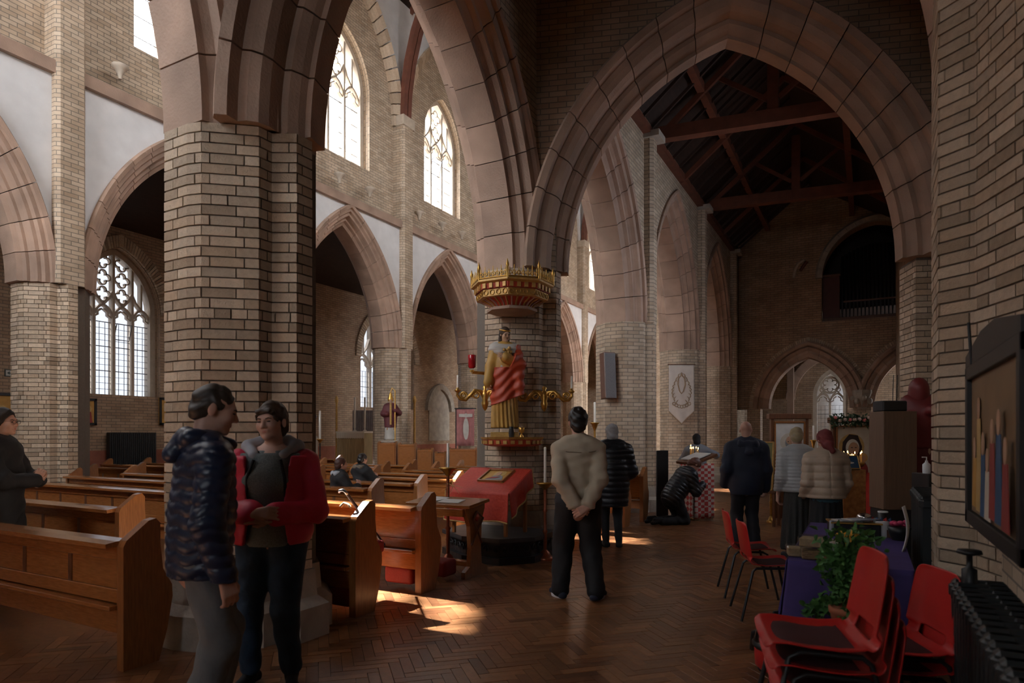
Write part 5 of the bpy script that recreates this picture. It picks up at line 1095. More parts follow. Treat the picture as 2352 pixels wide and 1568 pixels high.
for k in range(9): fl_.ball(p.U(-.01+.05*math.cos(k*2.4)*(k/9), .11, .76+.05*math.sin(k*2.4)*(k/9)), .022, 7, 5)
fl_.build('flower_posy', m_goldp, p.root)
# canopy
t = thing('statue_canopy', 'gilded and red octagonal canopy with pierced crest above the saint', 'canopy', cs)
MB().loft([octo(.26, 3.12), octo(.33, 3.13), octo(.33, 3.165), octo(.27, 3.18)], smooth=False).build('lower_moulding', m_stone, t); MB().loft([octo(.26, 3.17), octo(.30, 3.22), octo(.42, 3.28)], smooth=False).build('red_cove', m_red, t)
MB().loft([octo(.43, 3.27), octo(.47, 3.275), octo(.47, 3.36), octo(.45, 3.365)], smooth=False).build('gold_band', m_goldp, t); MB().loft([octo(.45, 3.36), octo(.49, 3.365), octo(.50, 3.43)], smooth=False).build('red_band', m_red, t); MB().loft([octo(.50, 3.43), octo(.545, 3.45), octo(.545, 3.475), octo(.49, 3.48)], smooth=False).build('cornice', m_goldp, t)
for k in range(8):
    A, B = Vector(octo(1, 0)[k]), Vector(octo(1, 0)[(k+1) % 8]); an = a0s+2*pi*(k+.5)/8+pi/2
    if A.y > .5 and B.y > .5: continue
    for q in range(4):
        f_ = (q+.5)/4; a = A.lerp(B, f_)
        MB().tube([(a.x*.27, a.y*.27, 3.18), (a.x*.31, a.y*.31, 3.22), (a.x*.42, a.y*.42, 3.27)], .012, 5).build('cove_rib', m_goldp if q % 2 else M('pink_rib', (.5, .3, .24), .5), t)
        MB().box((a.x*.503, a.y*.503, 3.40), (.045, .02, .06), rz=an).build('gilt_block', m_goldp, t)
        mb = MB(); c0 = Vector((a.x*.478, a.y*.478, 3.318)); u = (B-A).normalized()
        mb.tube([c0+u*.03*math.cos(s_)+Vector((0, 0, .03*math.sin(s_))) for s_ in [w_*pi/5 for w_ in range(11)]], .006, 5); mb.build('fret_ring', m_gold, t)
    cr_ = MB(); a, b = A*.535, B*.535; u = (b-a).normalized(); Ls = (b-a).length
    cr_.tube([a+Vector((0, 0, 3.49)), b+Vector((0, 0, 3.49))], .012, 5)
    for q in range(7):
        c0 = a+u*(Ls*(q+.5)/7); cr_.tube([c0+Vector((0, 0, 3.49)), c0+Vector((0, 0, 3.60+.03*(q % 2)))], [.009, .004], 5); cr_.tube([c0+u*.024*math.cos(s_)+Vector((0, 0, 3.535+.024*math.sin(s_))) for s_ in [w_*pi/5 for w_ in range(11)]], .006, 5)
    cr_.build('pierced_crest', m_gold, t); MB().lathe([(.018, 3.47), (.018, 3.6), (.026, 3.62), (.012, 3.66), (.002, 3.7)], 6, a).build('crest_finial', m_gold, t)
# gilded sconces
def sconce(label, p, rz, spans, flip=1):
    t = thing('wall_sconce', label, 'sconce', p, rz, 'gilded scroll sconces beside the saint')
    MB().lathe([(.005, -.2), (.03, -.17), (.05, -.1), (.035, -.06), (.06, 0), (.045, .05), (.02, .08), (.035, .11), (.0, .14)], 12).build('centre_boss', m_gold, t)
    for sd in spans:
        mb = MB(); ptsa = [(0, 0, -.02), (sd*.06, -.03, .05), (sd*.13, -.05, .06), (sd*.19, -.06, 0), (sd*.25, -.06, -.06), (sd*.32, -.06, -.05), (sd*.36, -.06, .0), (sd*.355, -.06, .04)]; mb.tube(ptsa, [.026, .03, .028, .024, .024, .022, .018, .016], 8); mb.build('scroll_arm', m_gold, t)
        for cx_, r_ in ((.11, .055), (.28, .045), (.17, .03)):
            m2 = MB(); m2.tube([(sd*cx_+r_*math.cos(s_)*(1-s_/14), -.055, .0+r_*math.sin(s_)*(1-s_/14)) for s_ in [q*.5 for q in range(20)]], [.016-.0005*q for q in range(20)], 6); m2.build('leaf_scroll', m_gold, t)
        MB().lathe([(.012, .03), (.04, .055), (.045, .07), (.02, .075), (.018, .1)], 10, (sd*.355, -.06, 0)).build('candle_cup', m_gold, t); MB().lathe([(.013, .095), (.012, .26), (.004, .265)], 8, (sd*.355, -.06, 0)).build('candle', m_wax, t)
sconce('gilded double scroll sconce right of the saint statue', W(1250, 910, 8.62)+cw(0, 0, 0), YAW, (-1, 1)); sconce('gilded double scroll sconce left of the saint statue', W(1114, 908, 8.6), YAW, (-1, 1))
t = thing('sanctuary_lamp', 'red glass lamp on a gilded bracket left of the saint', 'lamp', W(1084, 846, 8.75)); MB().lathe([(.03, 0), (.05, .02), (.055, .17), (.05, .18)], 12).build('red_glass', M('ruby_glass', (.35, .01, .015), .15, var=.1), t)
MB().tube([(0, 0, -.02), (.0, .0, -.05)], .03, 8).build('holder', m_gold, t); e_ = cw(.24, .12); MB().tube([(0, 0, -.05), (e_.x, e_.y, -.06)], .022, 8).build('bracket', m_gold, t)
for i, (px, l_, m_) in enumerate(((1194, 'small dark jar at the saint statue feet', m_blackc), (1219, 'small gilt chalice on the statue bracket', m_gold))):
    o = MB().lathe([(.03, 0), (.03, .01), (.012, .03), (.012, .05), (.038, .07), (.04, .12), (.03, .125)] if i else [(.03, 0), (.034, .05), (.028, .1), (.03, .13), (.0, .135)], 12).build('chalice' if i else 'jar', m_, None, W(px, 1003, 8.2).to_tuple()); o.location.z = 1.5; tag(o, l_, 'chalice' if i else 'jar')
    o.location = (cs.x+.13+.12*i, cs.y-.26+.05*i, 1.5)
# ================================================================ loudspeaker and banner
t = thing('loudspeaker', 'tall grey fronted wooden loudspeaker hung on the pillar', 'loudspeaker', W(1401, 862, 12.82), AW+.35); MB().box((0, .08, 0), (.25, .2, .92), rx=-.07, ch=.01).build('case', m_oak_d, t); MB().box((0, -.025, -.005), (.225, .02, .88), rx=-.07).build('grille', M('grey_grille', (.16, .15, .15), .8, var=.15, scale=60), t)
MB().tube([(.05, .15, -.1), (.12, .3, -.2)], .012, 5).build('wall_arm', m_iron, t)
bn = thing('banner', 'cream pointed banner with gold embroidery hung on the pillar', 'banner', W(1565, 838, 16.9), AW+.05); m_ban = M('cream_silk', (.62, .56, .5), .7, var=.08, bump=.15, bscale=8); m_emb = M('gold_embroidery', (.36, .25, .15), .6, var=.2)
def bfn(u, v): x = -.33+.66*u; return (x, -.01+.012*math.sin(u*11)*(.3+v), -v*(1.2+.33*(1-abs(2*u-1))))
drape(bfn, 24, 24, 'banner_cloth', m_ban, bn); MB().tube([(-.36, -.01, .01), (.36, -.01, .01)], .014, 6).build('banner_rod', m_oak_d, bn); MB().tube([bfn(i/24, 1) for i in range(25)], .013, 5).build('banner_fringe', m_emb, bn)
rb = random.Random(5)
for sd in (-1, 1):
    for k in range(9):
        a_ = k/9*pi; x = sd*(.06+.17*math.sin(a_)); z = -.35-.085*k; mb = MB(); mb.tube([(x, -.02, z), (x+sd*.03, -.026, z+.05), (x+sd*.02*math.cos(k), -.026, z+.1), (x-sd*.03, -.022, z+.13)], [.006, .014, .012, .004], 5); mb.build('embroidered_leaf', m_emb, bn)
MB().tube([(0, -.022, -.2), (.02, -.026, -.28), (.08, -.026, -.34), (.1, -.026, -.5), (.05, -.026, -.68), (0, -.026, -.74), (-.05, -.026, -.68), (-.1, -.026, -.5), (-.08, -.026, -.34), (-.02, -.026, -.28), (0, -.022, -.2)], .016, 6).build('embroidered_shield', m_emb, bn)
for k in range(7): MB().tube([(-.2+.4*k/6+.04*math.cos(s_), -.024, -1.0-.08*math.sin(k/6*pi)+.04*math.sin(s_)) for s_ in [q*.7 for q in range(10)]], .01, 5).build('embroidered_scroll', m_emb, bn)
# ================================================================ choir end: altar, statues, stalls
p0 = G(815, 21); t = thing('side_altar', 'side altar with white lace cloth and gold fringed front', 'altar', p0, YAW*.3)
MB().box((0, .1, .3), (1.1, .7, .6)).build('altar_steps', m_stone_g, t); MB().box((0, 0, 1.1), (1.0, .5, 1.0)).build('altar_block', M('gold_striped_frontal', (.45, .36, .2), .7, var=.3, scale=14, stretch=(3, 3, .2)), t)
MB().box((0, 0, 1.63), (1.06, .56, .06)).build('altar_top_cloth', m_wax, t); mb = MB()
for k in range(26): mb.box((-.5+.04*k, -.27, 1.52), (.03, .012, .16+.03*(k % 2)))
tag(mb.build('lace_fall', m_wax, t), kind='stuff')
for k in range(14): MB().tube([(-.46+.07*k, .62, 1.55), (-.46+.07*k, .62, 2.35)], .032, 6).build('curtain_fold', M('grey_mauve_curtain', (.3, .26, .26), .8), t)
for px, l_, r_ in ((773, 'gold riddel post left of the side altar', .04), (952, 'gold riddel post right of the bishop statue', .045)):
    o = MB().lathe([(r_*1.3, 0), (r_, .05), (r_*.8, 2.55), (r_*1.4, 2.62), (r_*1.4, 2.7), (r_*.5, 2.8)], 8).build('riddel_post', m_goldp, None, G(px, 21)); tag(o, l_, 'post')
for px, l_, zt in ((815, 'tall white candle on the side altar, left one', 2.75), (838, 'tall white candle on the side altar, right one', 2.75)):
    o = MB().lathe([(.07, 1.66), (.02, 1.72), (.025, 1.76), (.035, 1.78), (.03, zt-.02), (.01, zt)], 10).build('altar_candle', m_wax, None, G(px, 20.9)); tag(o, l_, 'candle')
candle_stand('white candle stand at the edge of the large pillar', G(735, 20.4), 1.4, 2.3, m_iron, .12, .03)
def robed(label, p, rz, H, robe, cloak, extra=None, mitre=False):
    p_ = person(label, p, rz, H, sh=.1, name='saint_statue', cat='statue', hands={-1: (-.1, .14, .7), 1: (.1, .14, .62)}); skin_head(p_, .012, face=False); finish_body(p_, m_st_skin, res=.03)
    sdf('robe', torso(p_, .02)+[('c', (0, 0, .6*H), (0, 0, .02), .12*H, .14*H, (1, .8))], robe, p_.root, .018, .05, clips=(((0, 0, -1), -.02),)); sdf('cloak', torso(p_, .04)+arms(p_, .04)+[('c', (0, 0, .7*H), (0, 0, .3*H), .15*H, .14*H, (1, .8))], cloak, p_.root, .018, .05, clips=(((0, 0, -1), -.3*H),))
    if mitre: sdf('mitre', [('c', p_.headc+Vector((0, 0, .04)), p_.headc+Vector((0, 0, .22)), .085, .03, (1, .7))], m_gold, p_.root, .014, .02); MB().tube([p_.w[-1]+Vector((0, .03, -1.0)), p_.w[-1]+Vector((0, .03, .55)), p_.w[-1]+Vector((.08, .03, .63)), p_.w[-1]+Vector((.12, .03, .52))], .016, 6).build('crozier', m_gold, p_.root); MB().box((0, .16, .62*H), (.05, .03, .5*H)).build('orphrey', m_goldp, p_.root)
    else: sdf('veil', [('e', tuple(p_.headc), (.1, .11, .13)), ('c', p_.neck, p_.chest-Vector((0, .1, 0)), .11, .14)], cloak, p_.root, .016, .05)
    return p_
m_purp = M('plum_vestment', (.13, .03, .035), .6); robed('bishop statue in plum and white vestments with gold mitre', G(897, 18.4, .0)+Vector((0, 0, 1.38)), AW+pi+.2, 1.2, m_whitecl, m_purp, mitre=True)
robed('statue with blue cloak peeping beside the large pillar', G(708, 21.5)+Vector((0, 0, 1.5)), AW+pi, 1.0, m_whitecl, M('statue_blue', (.03, .1, .32), .5))
o = MB().box((0, 0, .69), (.5, .5, 1.38), ch=.02).build('pedestal', m_stone_g, None, G(897, 18.4), YAW); tag(o, 'stone base under the bishop statue', 'pedestal'); o = MB().box((0, 0, .75), (.5, .5, 1.5), ch=.02).build('pedestal', m_stone_g, None, G(708, 21.5), YAW); tag(o, 'stone base under the blue cloaked statue', 'pedestal')
for i, (px, w_, cy_, h_) in enumerate(((888, .44, 17.3, 1.32), (934, .42, 17.3, 1.28), (976, .36, 17.3, 1.14), (1062, .7, 17.3, 1.15), (1011, .24, 17.3, 1.05))):
    t = thing('choir_stall', ['choir stall with raised desk below the bishop statue', 'choir stall with angled book desk right of the bishop statue', 'low choir stall end left of the pink banner', 'long panelled choir stall below the pink banner', 'narrow choir stall front between the stalls'][i], 'stall', G(px, cy_), YAW, 'choir stalls'); MB().box((0, 0, h_/2), (w_, .05, h_), ch=.006).build('front_board', m_oak, t)
    for sx in (-1, 1): MB().prism([(0, 0), (.4, 0), (.4, h_-.15), (.2, h_+.05), (0, h_)], -.03, .03, Matrix.Translation((sx*w_/2, 0, 0)) @ frame((0, 0, 0), (0, 1, 0), (0, 0, 1))).build('stall_end', m_oak_e, t)
    MB().box((0, .12, h_-.02), (w_, .3, .03), rx=.2).build('book_desk', m_oak, t); MB().box((0, .35, .45), (w_, .35, .04)).build('seat', m_oak, t)
t = thing('procession_banner', 'pink banner with white figure hung by the arched recess', 'banner', G(1069, 20.5, 2.35), YAW); drape(lambda u, v: (-.28+.56*u, .02*math.sin(u*18), -1.15*v), 20, 6, 'banner_cloth', M('rose_cloth', (.42, .17, .16), .8, var=.2), t); MB().tube([(-.34, 0, .02), (.34, 0, .02)], .02, 6).build('cross_bar', m_iron, t); MB().tube([(-.3, .05, .02), (-.3, .05, -2.33)], .02, 6).build('pole', m_iron, t)
MB().prism(ell(.02, -.62, .09, .34), .0, .01, Matrix.Translation((0, -.03, 0)) @ frame((0, 0, 0), (1, 0, 0), (0, 0, 1))).build('white_figure', m_whitecl, t); MB().prism(ell(.02, -.2, .05, .07), .0, .01, Matrix.Translation((0, -.03, 0)) @ frame((0, 0, 0), (1, 0, 0), (0, 0, 1))).build('figure_head', m_whitecl, t)
MB().prism([(-.2, -.25), (.22, -.25), (.22, -.15), (-.2, -.15)], 0, .008, Matrix.Translation((0, -.028, 0)) @ frame((0, 0, 0), (1, 0, 0), (0, 0, 1))).build('lettering_band', m_whitecl, t)
# ================================================================ far aisle wall fittings
def wall_pic(label, px0, px1, py0, py1, kind):
    cm = onX((px0+px1)/2, OX+.06); cyv = -cm.x*SA+cm.y*CA; ya, yb = onX(px0, OX+.06).y, onX(px1, OX+.06).y; z0 = CH+(HZ-py1)/F*cyv; z1 = CH+(HZ-py0)/F*cyv
    return icon('framed_painting', label, frame((OX+.06, (ya+yb)/2, z0), (0, 1, 0), (0, 0, 1)), yb-ya, z1-z0, m_iron, mi_ochre, kind, .06, .03, 'painting')
wall_pic('dark framed painting with a white robed figure at the left edge', -30, 47, 902, 1000, 'lying'); wall_pic('dark framed gold painting left of the aisle window radiator', 160, 222, 914, 976, 'group'); wall_pic('dark framed painting half hidden behind the large pillar', 366, 410, 914, 976, 'group')
t = thing('radiator', 'dark column radiator under the traceried aisle window', 'radiator', (0, 0, 0)); ya, yb = onX(250, OX+.2).y, onX(358, OX+.2).y
for k in range(24): MB().box((OX+.16, ya+(yb-ya)*(k+.5)/24, .95), (.16, (yb-ya)/24-.012, 1.3), ch=.012).build('column', m_iron, t)
MB().box((OX+.16, (ya+yb)/2, .2), (.12, yb-ya, .4)).build('stand', m_iron, t)
sg = onX(33, OX+.05); cyv = -sg.x*SA+sg.y*CA; t = thing('exit_sign', 'small white exit sign with arrow and running figure on the brown wall', 'sign', (OX+.0, sg.y, CH+(HZ-857)/F*cyv), 0); m_sg = M('sign_grey', (.5, .5, .48), .5); m_sd = M('sign_dark', (.05, .07, .06), .5)
Ms = frame((0, 0, 0), (0, 1, 0), (0, 0, 1)); MB().prism([(-.17, -.08), (.2, -.08), (.2, .08), (-.17, .08)], 0, .02, Ms).build('plate', m_sd, t); MB().prism([(-.15, -.06), (.01, -.06), (.01, .06), (-.15, .06)], .02, .024, Ms).build('arrow_field', m_sg, t)
MB().prism([(-.13, 0), (-.08, .04), (-.08, .012), (-.01, .012), (-.01, -.012), (-.08, -.012), (-.08, -.04)], .024, .028, Ms).build('arrow', m_sd, t); MB().prism(ell(.09, .045, .014, .014, 10), .02, .026, Ms).build('figure_head', m_sg, t)
MB().prism([(.06, .02), (.11, .03), (.14, .0), (.12, -.01), (.1, .01), (.1, -.02), (.13, -.05), (.11, -.06), (.08, -.025), (.04, -.05), (.03, -.04), (.07, -.005)], .02, .026, Ms).build('figure_body', m_sg, t); MB().prism([(.15, -.06), (.185, -.06), (.185, .06), (.15, .06)], .02, .024, Ms).build('door_mark', m_sg, t)
# ================================================================ aisle: lectern, candles, icons
def flame_candles(t, pts, r=.006, h0=.12):
    for i, (x, y, z, h) in enumerate(pts):
        MB().lathe([(r, 0), (r, h), (r*.4, h+.003)], 7, (x, y, z)).build('taper', m_taper, t); MB().lathe([(.001, 0), (r*1.0, .012), (r*.8, .02), (.0005, .04)], 6, (x, y, z+h)).build('flame', m_flame, t)
m_taper = M('beeswax', (.62, .36, .1), .5)
t = thing('cloth_lectern', 'lectern wrapped in red and white lattice cloth beside the kneeling person', 'lectern', FL(1600, 1192), AW-math.radians(70)); m_side = M('beige_brocade', (.42, .35, .26), .8, var=.2, scale=20)
MB().box((0, 0, .5), (.42, .4, 1.0)).build('body', m_side, t)
def lattice():
    m, nt, b = _mat('red_lattice_cloth'); L = nt.links.new; tc = _n(nt, 'ShaderNodeTexCoord'); mp = _n(nt, 'ShaderNodeMapping'); mp.inputs['Rotation'].default_value = (0, pi/4, 0); mp.inputs['Scale'].default_value = (14, 14, 14); L(tc.outputs['Object'], mp.inputs[0])
    ck = _n(nt, 'ShaderNodeTexChecker'); ck.inputs['Scale'].default_value = 1; ck.inputs[1].default_value = (.5, .06, .05, 1); ck.inputs[2].default_value = (.6, .48, .42, 1); L(mp.outputs[0], ck.inputs[0]); L(ck.outputs[0], b.inputs['Base Color']); b.inputs['Roughness'].default_value = .8; return m
m_lat = lattice()
drape(lambda u, v: (-.215+.43*u, -.215-.015*v*(1+.6*math.sin(u*16)), 1.02-.98*v), 24, 12, 'front_cloth', m_lat, t); drape(lambda u, v: (.222+.012*v*(1+math.sin(u*12)), -.21+.42*u, 1.02-.98*v), 20, 10, 'side_cloth', m_lat, t); MB().tube([(-.215+.43*i/24, -.23-.01*math.sin(i*.66), .045) for i in range(25)], .014, 5).build('hem_fringe', m_fr, t)
MB().box((0, 0, 1.1), (.6, .5, .05), rx=.32, ch=.008).build('book_rest', m_oak_d, t); MB().box((-.0, -.02, 1.145), (.44, .34, .02), rx=.32).build('open_book', m_paper, t)
o = MB().box((0, 0, .62), (.22, .06, 1.24), ch=.01).build('dark_screen', m_iron, None, G(1521, 12.3), YAW); tag(o, 'narrow black folding screen left of the lattice cloth lectern', 'screen')
t = thing('candle_tray_stand', 'brass tray stand with lit tapers behind the lattice cloth lectern', 'candle stand', G(1597, 12.55)); MB().lathe([(.17, 0), (.17, .02), (.03, .04), (.02, .3), (.035, .32), (.02, .35), (.02, 1.05)], 14).build('stem', m_gold, t); MB().lathe([(.02, 1.05), (.18, 1.07), (.2, 1.09), (.2, 1.11), (.0, 1.1)], 20).build('tray', m_gold, t)
rc = random.Random(11); flame_candles(t, [(.16*math.cos(k*2.2)*((k % 3+1)/3), .16*math.sin(k*2.2)*((k % 3+1)/3), 1.1, rc.uniform(.1, .22)) for k in range(9)], .008)
# ---- icon stands before the organ wall
def stand_icon(label, p, rz, w, h, zb, kind, ground, label2):
    t = thing('icon_stand', label, 'stand', p, rz); 
    for sx in (-1, 1): MB().box((sx*(w/2+.03), .06, (zb+h+.1)/2), (.05, .1, zb+h+.1), ch=.005).build('post', m_oak_d, t)
    MB().box((0, .06, zb+h+.09), (w+.2, .16, .1), ch=.01).build('cornice', m_oak_d, t); MB().box((0, .07, zb/2), (w+.04, .05, zb-.02)).build('lower_panel', m_oak_d, t); MB().box((0, .1, zb+h/2), (w+.05, .02, h)).build('back_board', m_oak_d, t)
    return icon('icon', label2, Matrix.Translation(p) @ Matrix.Rotation(rz, 4, 'Z') @ Matrix.Translation((0, .03, zb)) @ Matrix.Rotation(pi/2, 4, 'X'), w, h, m_oak_e, ground, kind, .03)
stand_icon('dark wooden icon stand left of the chapel window', G(1815, 11.9), YAW-.05, .56, 1.12, .66, 'bishop', mi_wh, 'large icon of a grey bearded bishop in the wooden stand')
stand_icon('dark wooden stand under the flower garland', G(1962, 11.5), YAW-.02, .62, .98, .72, 'mother', mi_cream, 'large icon of a veiled mother and child under the garland')
icon('icon', 'tall green gold icon leaning behind the bald man', Matrix.Translation(G(1750, 11.0, .6)) @ Matrix.Rotation(YAW-.7, 4, 'Z') @ Matrix.Rotation(pi/2-.08, 4, 'X'), .36, .82, m_goldp, mi_green, 'group', .02)
t = thing('icon_table', 'small wooden table carrying the green gold icon', 'table', G(1752, 11.05), YAW-.7); MB().box((0, .05, .575), (.5, .34, .04), ch=.005).build('top', m_oak_d, t)
for sx in (-1, 1):
    for sy in (-1, 1): MB().box((sx*.21, .05+sy*.13, .28), (.04, .04, .55)).build('leg', m_oak_d, t)
m_leaf = M('garland_leaf', (.025, .06, .02), .6, var=.4, scale=30)
def leafmesh(l, w): return make_mesh('leaf', [(0, 0, 0), (w, l*.35, .01), (w*.8, l*.7, .0), (0, l, -.015), (-w*.8, l*.7, 0), (-w, l*.35, .01), (0, l*.5, -.008)], [(0, 1, 6), (1, 2, 6), (2, 3, 6), (3, 4, 6), (4, 5, 6), (5, 0, 6)], None, True)
def foliage(name, mat, parent, centre_fn, n, l, w, rnd_):
    me0 = leafmesh(l, w); V0 = [v.co.copy() for v in me0.vertices]; F0 = [tuple(p_.vertices) for p_ in me0.polygons]; mb = MB()
    for k in range(n):
        c_, d_ = centre_fn(k, rnd_); q = Vector(d_).to_track_quat('Y', 'Z').to_matrix() @ Matrix.Rotation(rnd_.uniform(0, 6.28), 3, 'Y'); s_ = rnd_.uniform(.7, 1.3); mb.add([Vector(c_)+q @ (v*s_) for v in V0], F0, smooth=True)
    return tag(mb.build(name, mat, parent), kind='stuff')
gp = thing('flower_garland', 'garland of leaves and pink roses over the mother and child icon', 'garland', G(1970, 11.35, 1.80), YAW); rg = random.Random(4)
foliage('leaves', m_leaf, gp, lambda k, r_: ((-.46+.92*r_.random(), r_.gauss(0, .04), r_.gauss(0, .045)-.05*abs(r_.random()-.5)), (r_.gauss(0, 1), r_.gauss(-.3, 1), r_.gauss(0, 1))), 420, .07, .017, rg)
m_rose = M('pink_rose', (.6, .16, .15), .7, var=.2); m_rosew = M('blush_rose', (.62, .45, .38), .7, var=.1)
for k in range(11): sdf('rose', [('e', (0, 0, 0), (.032, .03, .032))], m_rose if k % 3 == 0 else m_rosew, gp, .008, .01, disp=lambda X, Y, Z, D: D-.005*np.sin(14*np.arctan2(Z, X)+200*np.sqrt(X*X+Z*Z))).location = (-.42+.084*k, -.06, rg.uniform(-.04, .04))
t = thing('gold_cloth_stand', 'narrow stand draped in orange gold cloth before the garlanded icon', 'stand', G(1952, 9.7), YAW-.1); MB().box((0, 0, .5), (.26, .26, 1.0)).build('body', m_oak_d, t); m_og = M('orange_gold_cloth', (.5, .14, .04), .6, var=.35, scale=14, c2=(.5, .3, .1)); drape(lambda u, v: (-.16+.32*u, -.15-.01*v*math.sin(u*14), 1.02-.98*v), 18, 8, 'front_cloth', m_og, t); drape(lambda u, v: (.16+.01*v*math.sin(u*14), -.15+.3*u, 1.02-.98*v), 18, 8, 'side_cloth', m_og, t)
icon('icon', 'small blue icon propped on the orange gold stand', Matrix.Translation(G(1949, 9.5, 1.03)) @ Matrix.Rotation(YAW-.1, 4, 'Z') @ Matrix.Rotation(pi/2-.5, 4, 'X'), .33, .22, m_goldp, mi_blue, 'lying', .012, .02)
t = thing('candle_tray_stand', 'sand tray of lit tapers before the mother and child icon', 'candle stand', G(1955, 10.6)); MB().lathe([(.2, 0), (.2, .02), (.03, .05), (.025, 1.0)], 14).build('stem', m_gold, t); MB().lathe([(.03, 1.0), (.17, 1.02), (.2, 1.06), (.2, 1.09), (.0, 1.08)], 18).build('tray', m_gold, t)
flame_candles(t, [(.16*math.cos(k*2.4)*((k % 3+1)/3), .16*math.sin(k*2.4)*((k % 3+1)/3), 1.08, rc.uniform(.09, .16)) for k in range(10)], .008)
candle_stand('brass candlestick between the bishop icon stand and leaning icon', G(1771, 11.4), .95, 1.25, m_gold, .07, .018); candle_stand('thin brass candlestick left of the chapel window', G(1868, 13.0), 1.42, 1.72, m_gold, .06, .016)
t = thing('low_shrine_table', 'low cloth covered table between the two large icons', 'table', G(1873, 12.6), YAW); MB().box((0, 0, .42), (.75, .4, .84), ch=.01).build('body', m_oak_d, t); MB().box((0, -.01, 1.0), (.6, .05, .3), ch=.01).build('carved_back', m_oak_d, t); MB().box((0, 0, 1.17), (.5, .12, .06), ch=.02).build('white_cloth', m_wax, t)
t = thing('orchid', 'white orchid in small pot on a red draped stand', 'plant', G(2019, 10.4, .93), YAW); MB().lathe([(.05, 0), (.06, .03), (.07, .1), (.065, .1)], 12).build('pot', m_oak_d, t)
for k in range(3): MB().tube([(0, 0, .1), (.02*(k-1), -.02, .25), (.05*(k-1), -.06, .38)], .005, 5).build('stem', m_leaf, t)
m_orc = M('orchid_white', (.7, .68, .6), .6)
for k in range(14):
    a_ = k*2.4; mb = MB(); cx_, cy_, cz_ = .07*math.cos(a_)*(.4+.6*rg.random()), -.06+.03*math.sin(a_), .1+.02*k
    for q in range(5): mb.ball((cx_+.018*math.cos(q*1.257), cy_-.004, cz_+.018*math.sin(q*1.257)), (.016, .006, .016), 7, 4)
    tag(mb.build('blossom', m_orc, t), kind='stuff')
t = thing('red_cloth_stand', 'small stand draped in red cloth under the white orchid', 'stand', G(2019, 10.4), YAW); MB().box((0, 0, .45), (.26, .26, .9)).build('body', m_oak_d, t); MB().box((0, 0, .915), (.3, .3, .02)).build('top', m_oak_d, t); drape(lambda u, v: (-.16+.32*u, -.16-.015*v*math.sin(u*22), .93-.86*v), 24, 8, 'front_cloth', m_vest, t); drape(lambda u, v: (-.16, -.16+.32*u, .93-.86*v), 8, 6, 'side_cloth', m_vest, t)
icon('framed_print', 'small framed print behind the priest', Matrix.Translation(G(2016, 13.2, 1.32)) @ Matrix.Rotation(YAW, 4, 'Z') @ Matrix.Rotation(pi/2, 4, 'X'), .4, .48, m_oak_d, mi_gr, 'lying', .03, cat='picture')
o = MB().box((0, .1, .66), (.5, .14, 1.3), ch=.01).build('dark_cupboard', m_oak_d, None, G(2016, 13.2), YAW); tag(o, 'dark cupboard carrying the small framed print', 'cupboard')
# ---- organ in its opening
t = thing('pipe_organ', 'dark organ pipes in a wooden case high on the end wall', 'organ', (0, EY+.15, 5.2)); m_pipe = M('dull_pipe', (.035, .035, .037), .4, metal=.6)
MB().box((-1.0, .1, .72), (.5, .12, 1.44), ch=.01).build('case_panel', M('organ_case', (.09, .022, .014), .5), t); MB().box((-1.0, .02, 1.47), (.56, .2, .08), ch=.01).build('case_cornice', m_oak_d, t); MB().box((.25, .05, .05), (3.0, .2, .1)).build('case_sill', m_oak_d, t)
for k in range(22):
    x = -.68+.108*k; hgt = 1.9+.5*math.cos((x-.3)*1.2); MB().lathe([(.012, .1), (.045, .55+.12*math.cos((x-.3)*1.4)), (.045, hgt), (.03, hgt)], 10, (x, .15, 0)).build('organ_pipe', m_pipe, t)
MB().box((.5, .1, .62), (2.3, .04, .05)).build('pipe_rail', m_oak_d, t)
t = thing('carved_bracket', 'pale carved corbel figure on the dark end wall', 'carving', (-1.9, EY-.03, 7.0)); MB().tube([(-.2, 0, -.3), (-.16, 0, -.05), (-.05, -.02, .15), (.12, 0, .25)], [.05, .05, .06, .04], 7).build('scroll', m_trac, t); MB().tube([(.0, 0, -.1), (.1, -.02, .05), (.2, 0, .18)], [.04, .05, .05], 7).build('wing', m_beam, t)
# ---- wooden cabinet with black box, statue and sanitiser
t = thing('tall_cabinet', 'plain brown wooden cabinet on a dark base at the aisle side', 'cabinet', G(2068, 6.55), YAW-.06); m_ply = M('brown_veneer', (.15, .085, .05), .5, var=.15, scale=6, stretch=(12, 12, .6)); MB().box((0, .15, 1.27), (.325, .3, .99), ch=.004).build('body', m_ply, t); MB().box((0, .17, .385), (.3, .26, .77)).build('dark_base', m_iron, t); MB().box((.0, -.003, 1.27), (.3, .01, .95)).build('door', m_ply, t)
p0 = G(2062, 6.6, 1.765); t = thing('receiver_box', 'black radio receiver box with two aerials on the cabinet', 'box', p0, YAW); MB().box((0, .14, .055), (.25, .2, .11), ch=.012).build('case', m_iron, t)
for x in (.03, .07): MB().tube([(x, .14, .1), (x+.01, .14, .38)], .004, 5).build('aerial', m_iron, t)
robed('dark red robed statue against the narrow respond', G(2110, 7.2, 1.06), AW+pi-.4, 1.04, M('statue_dark_red', (.12, .012, .012), .5), M('statue_red_cloak', (.16, .015, .015), .5)); o = MB().box((0, 0, .53), (.3, .3, 1.06), ch=.01).build('black_pedestal', m_iron, None, G(2110, 7.2), YAW); tag(o, 'tall black pedestal under the dark red statue', 'pedestal')
o = MB().box((0, 0, .59), (.12, .25, 1.18), ch=.005).build('side_stand', m_iron, None, G(2128, 5.9), YAW); tag(o, 'slim black stand holding the sanitiser bottle', 'stand')
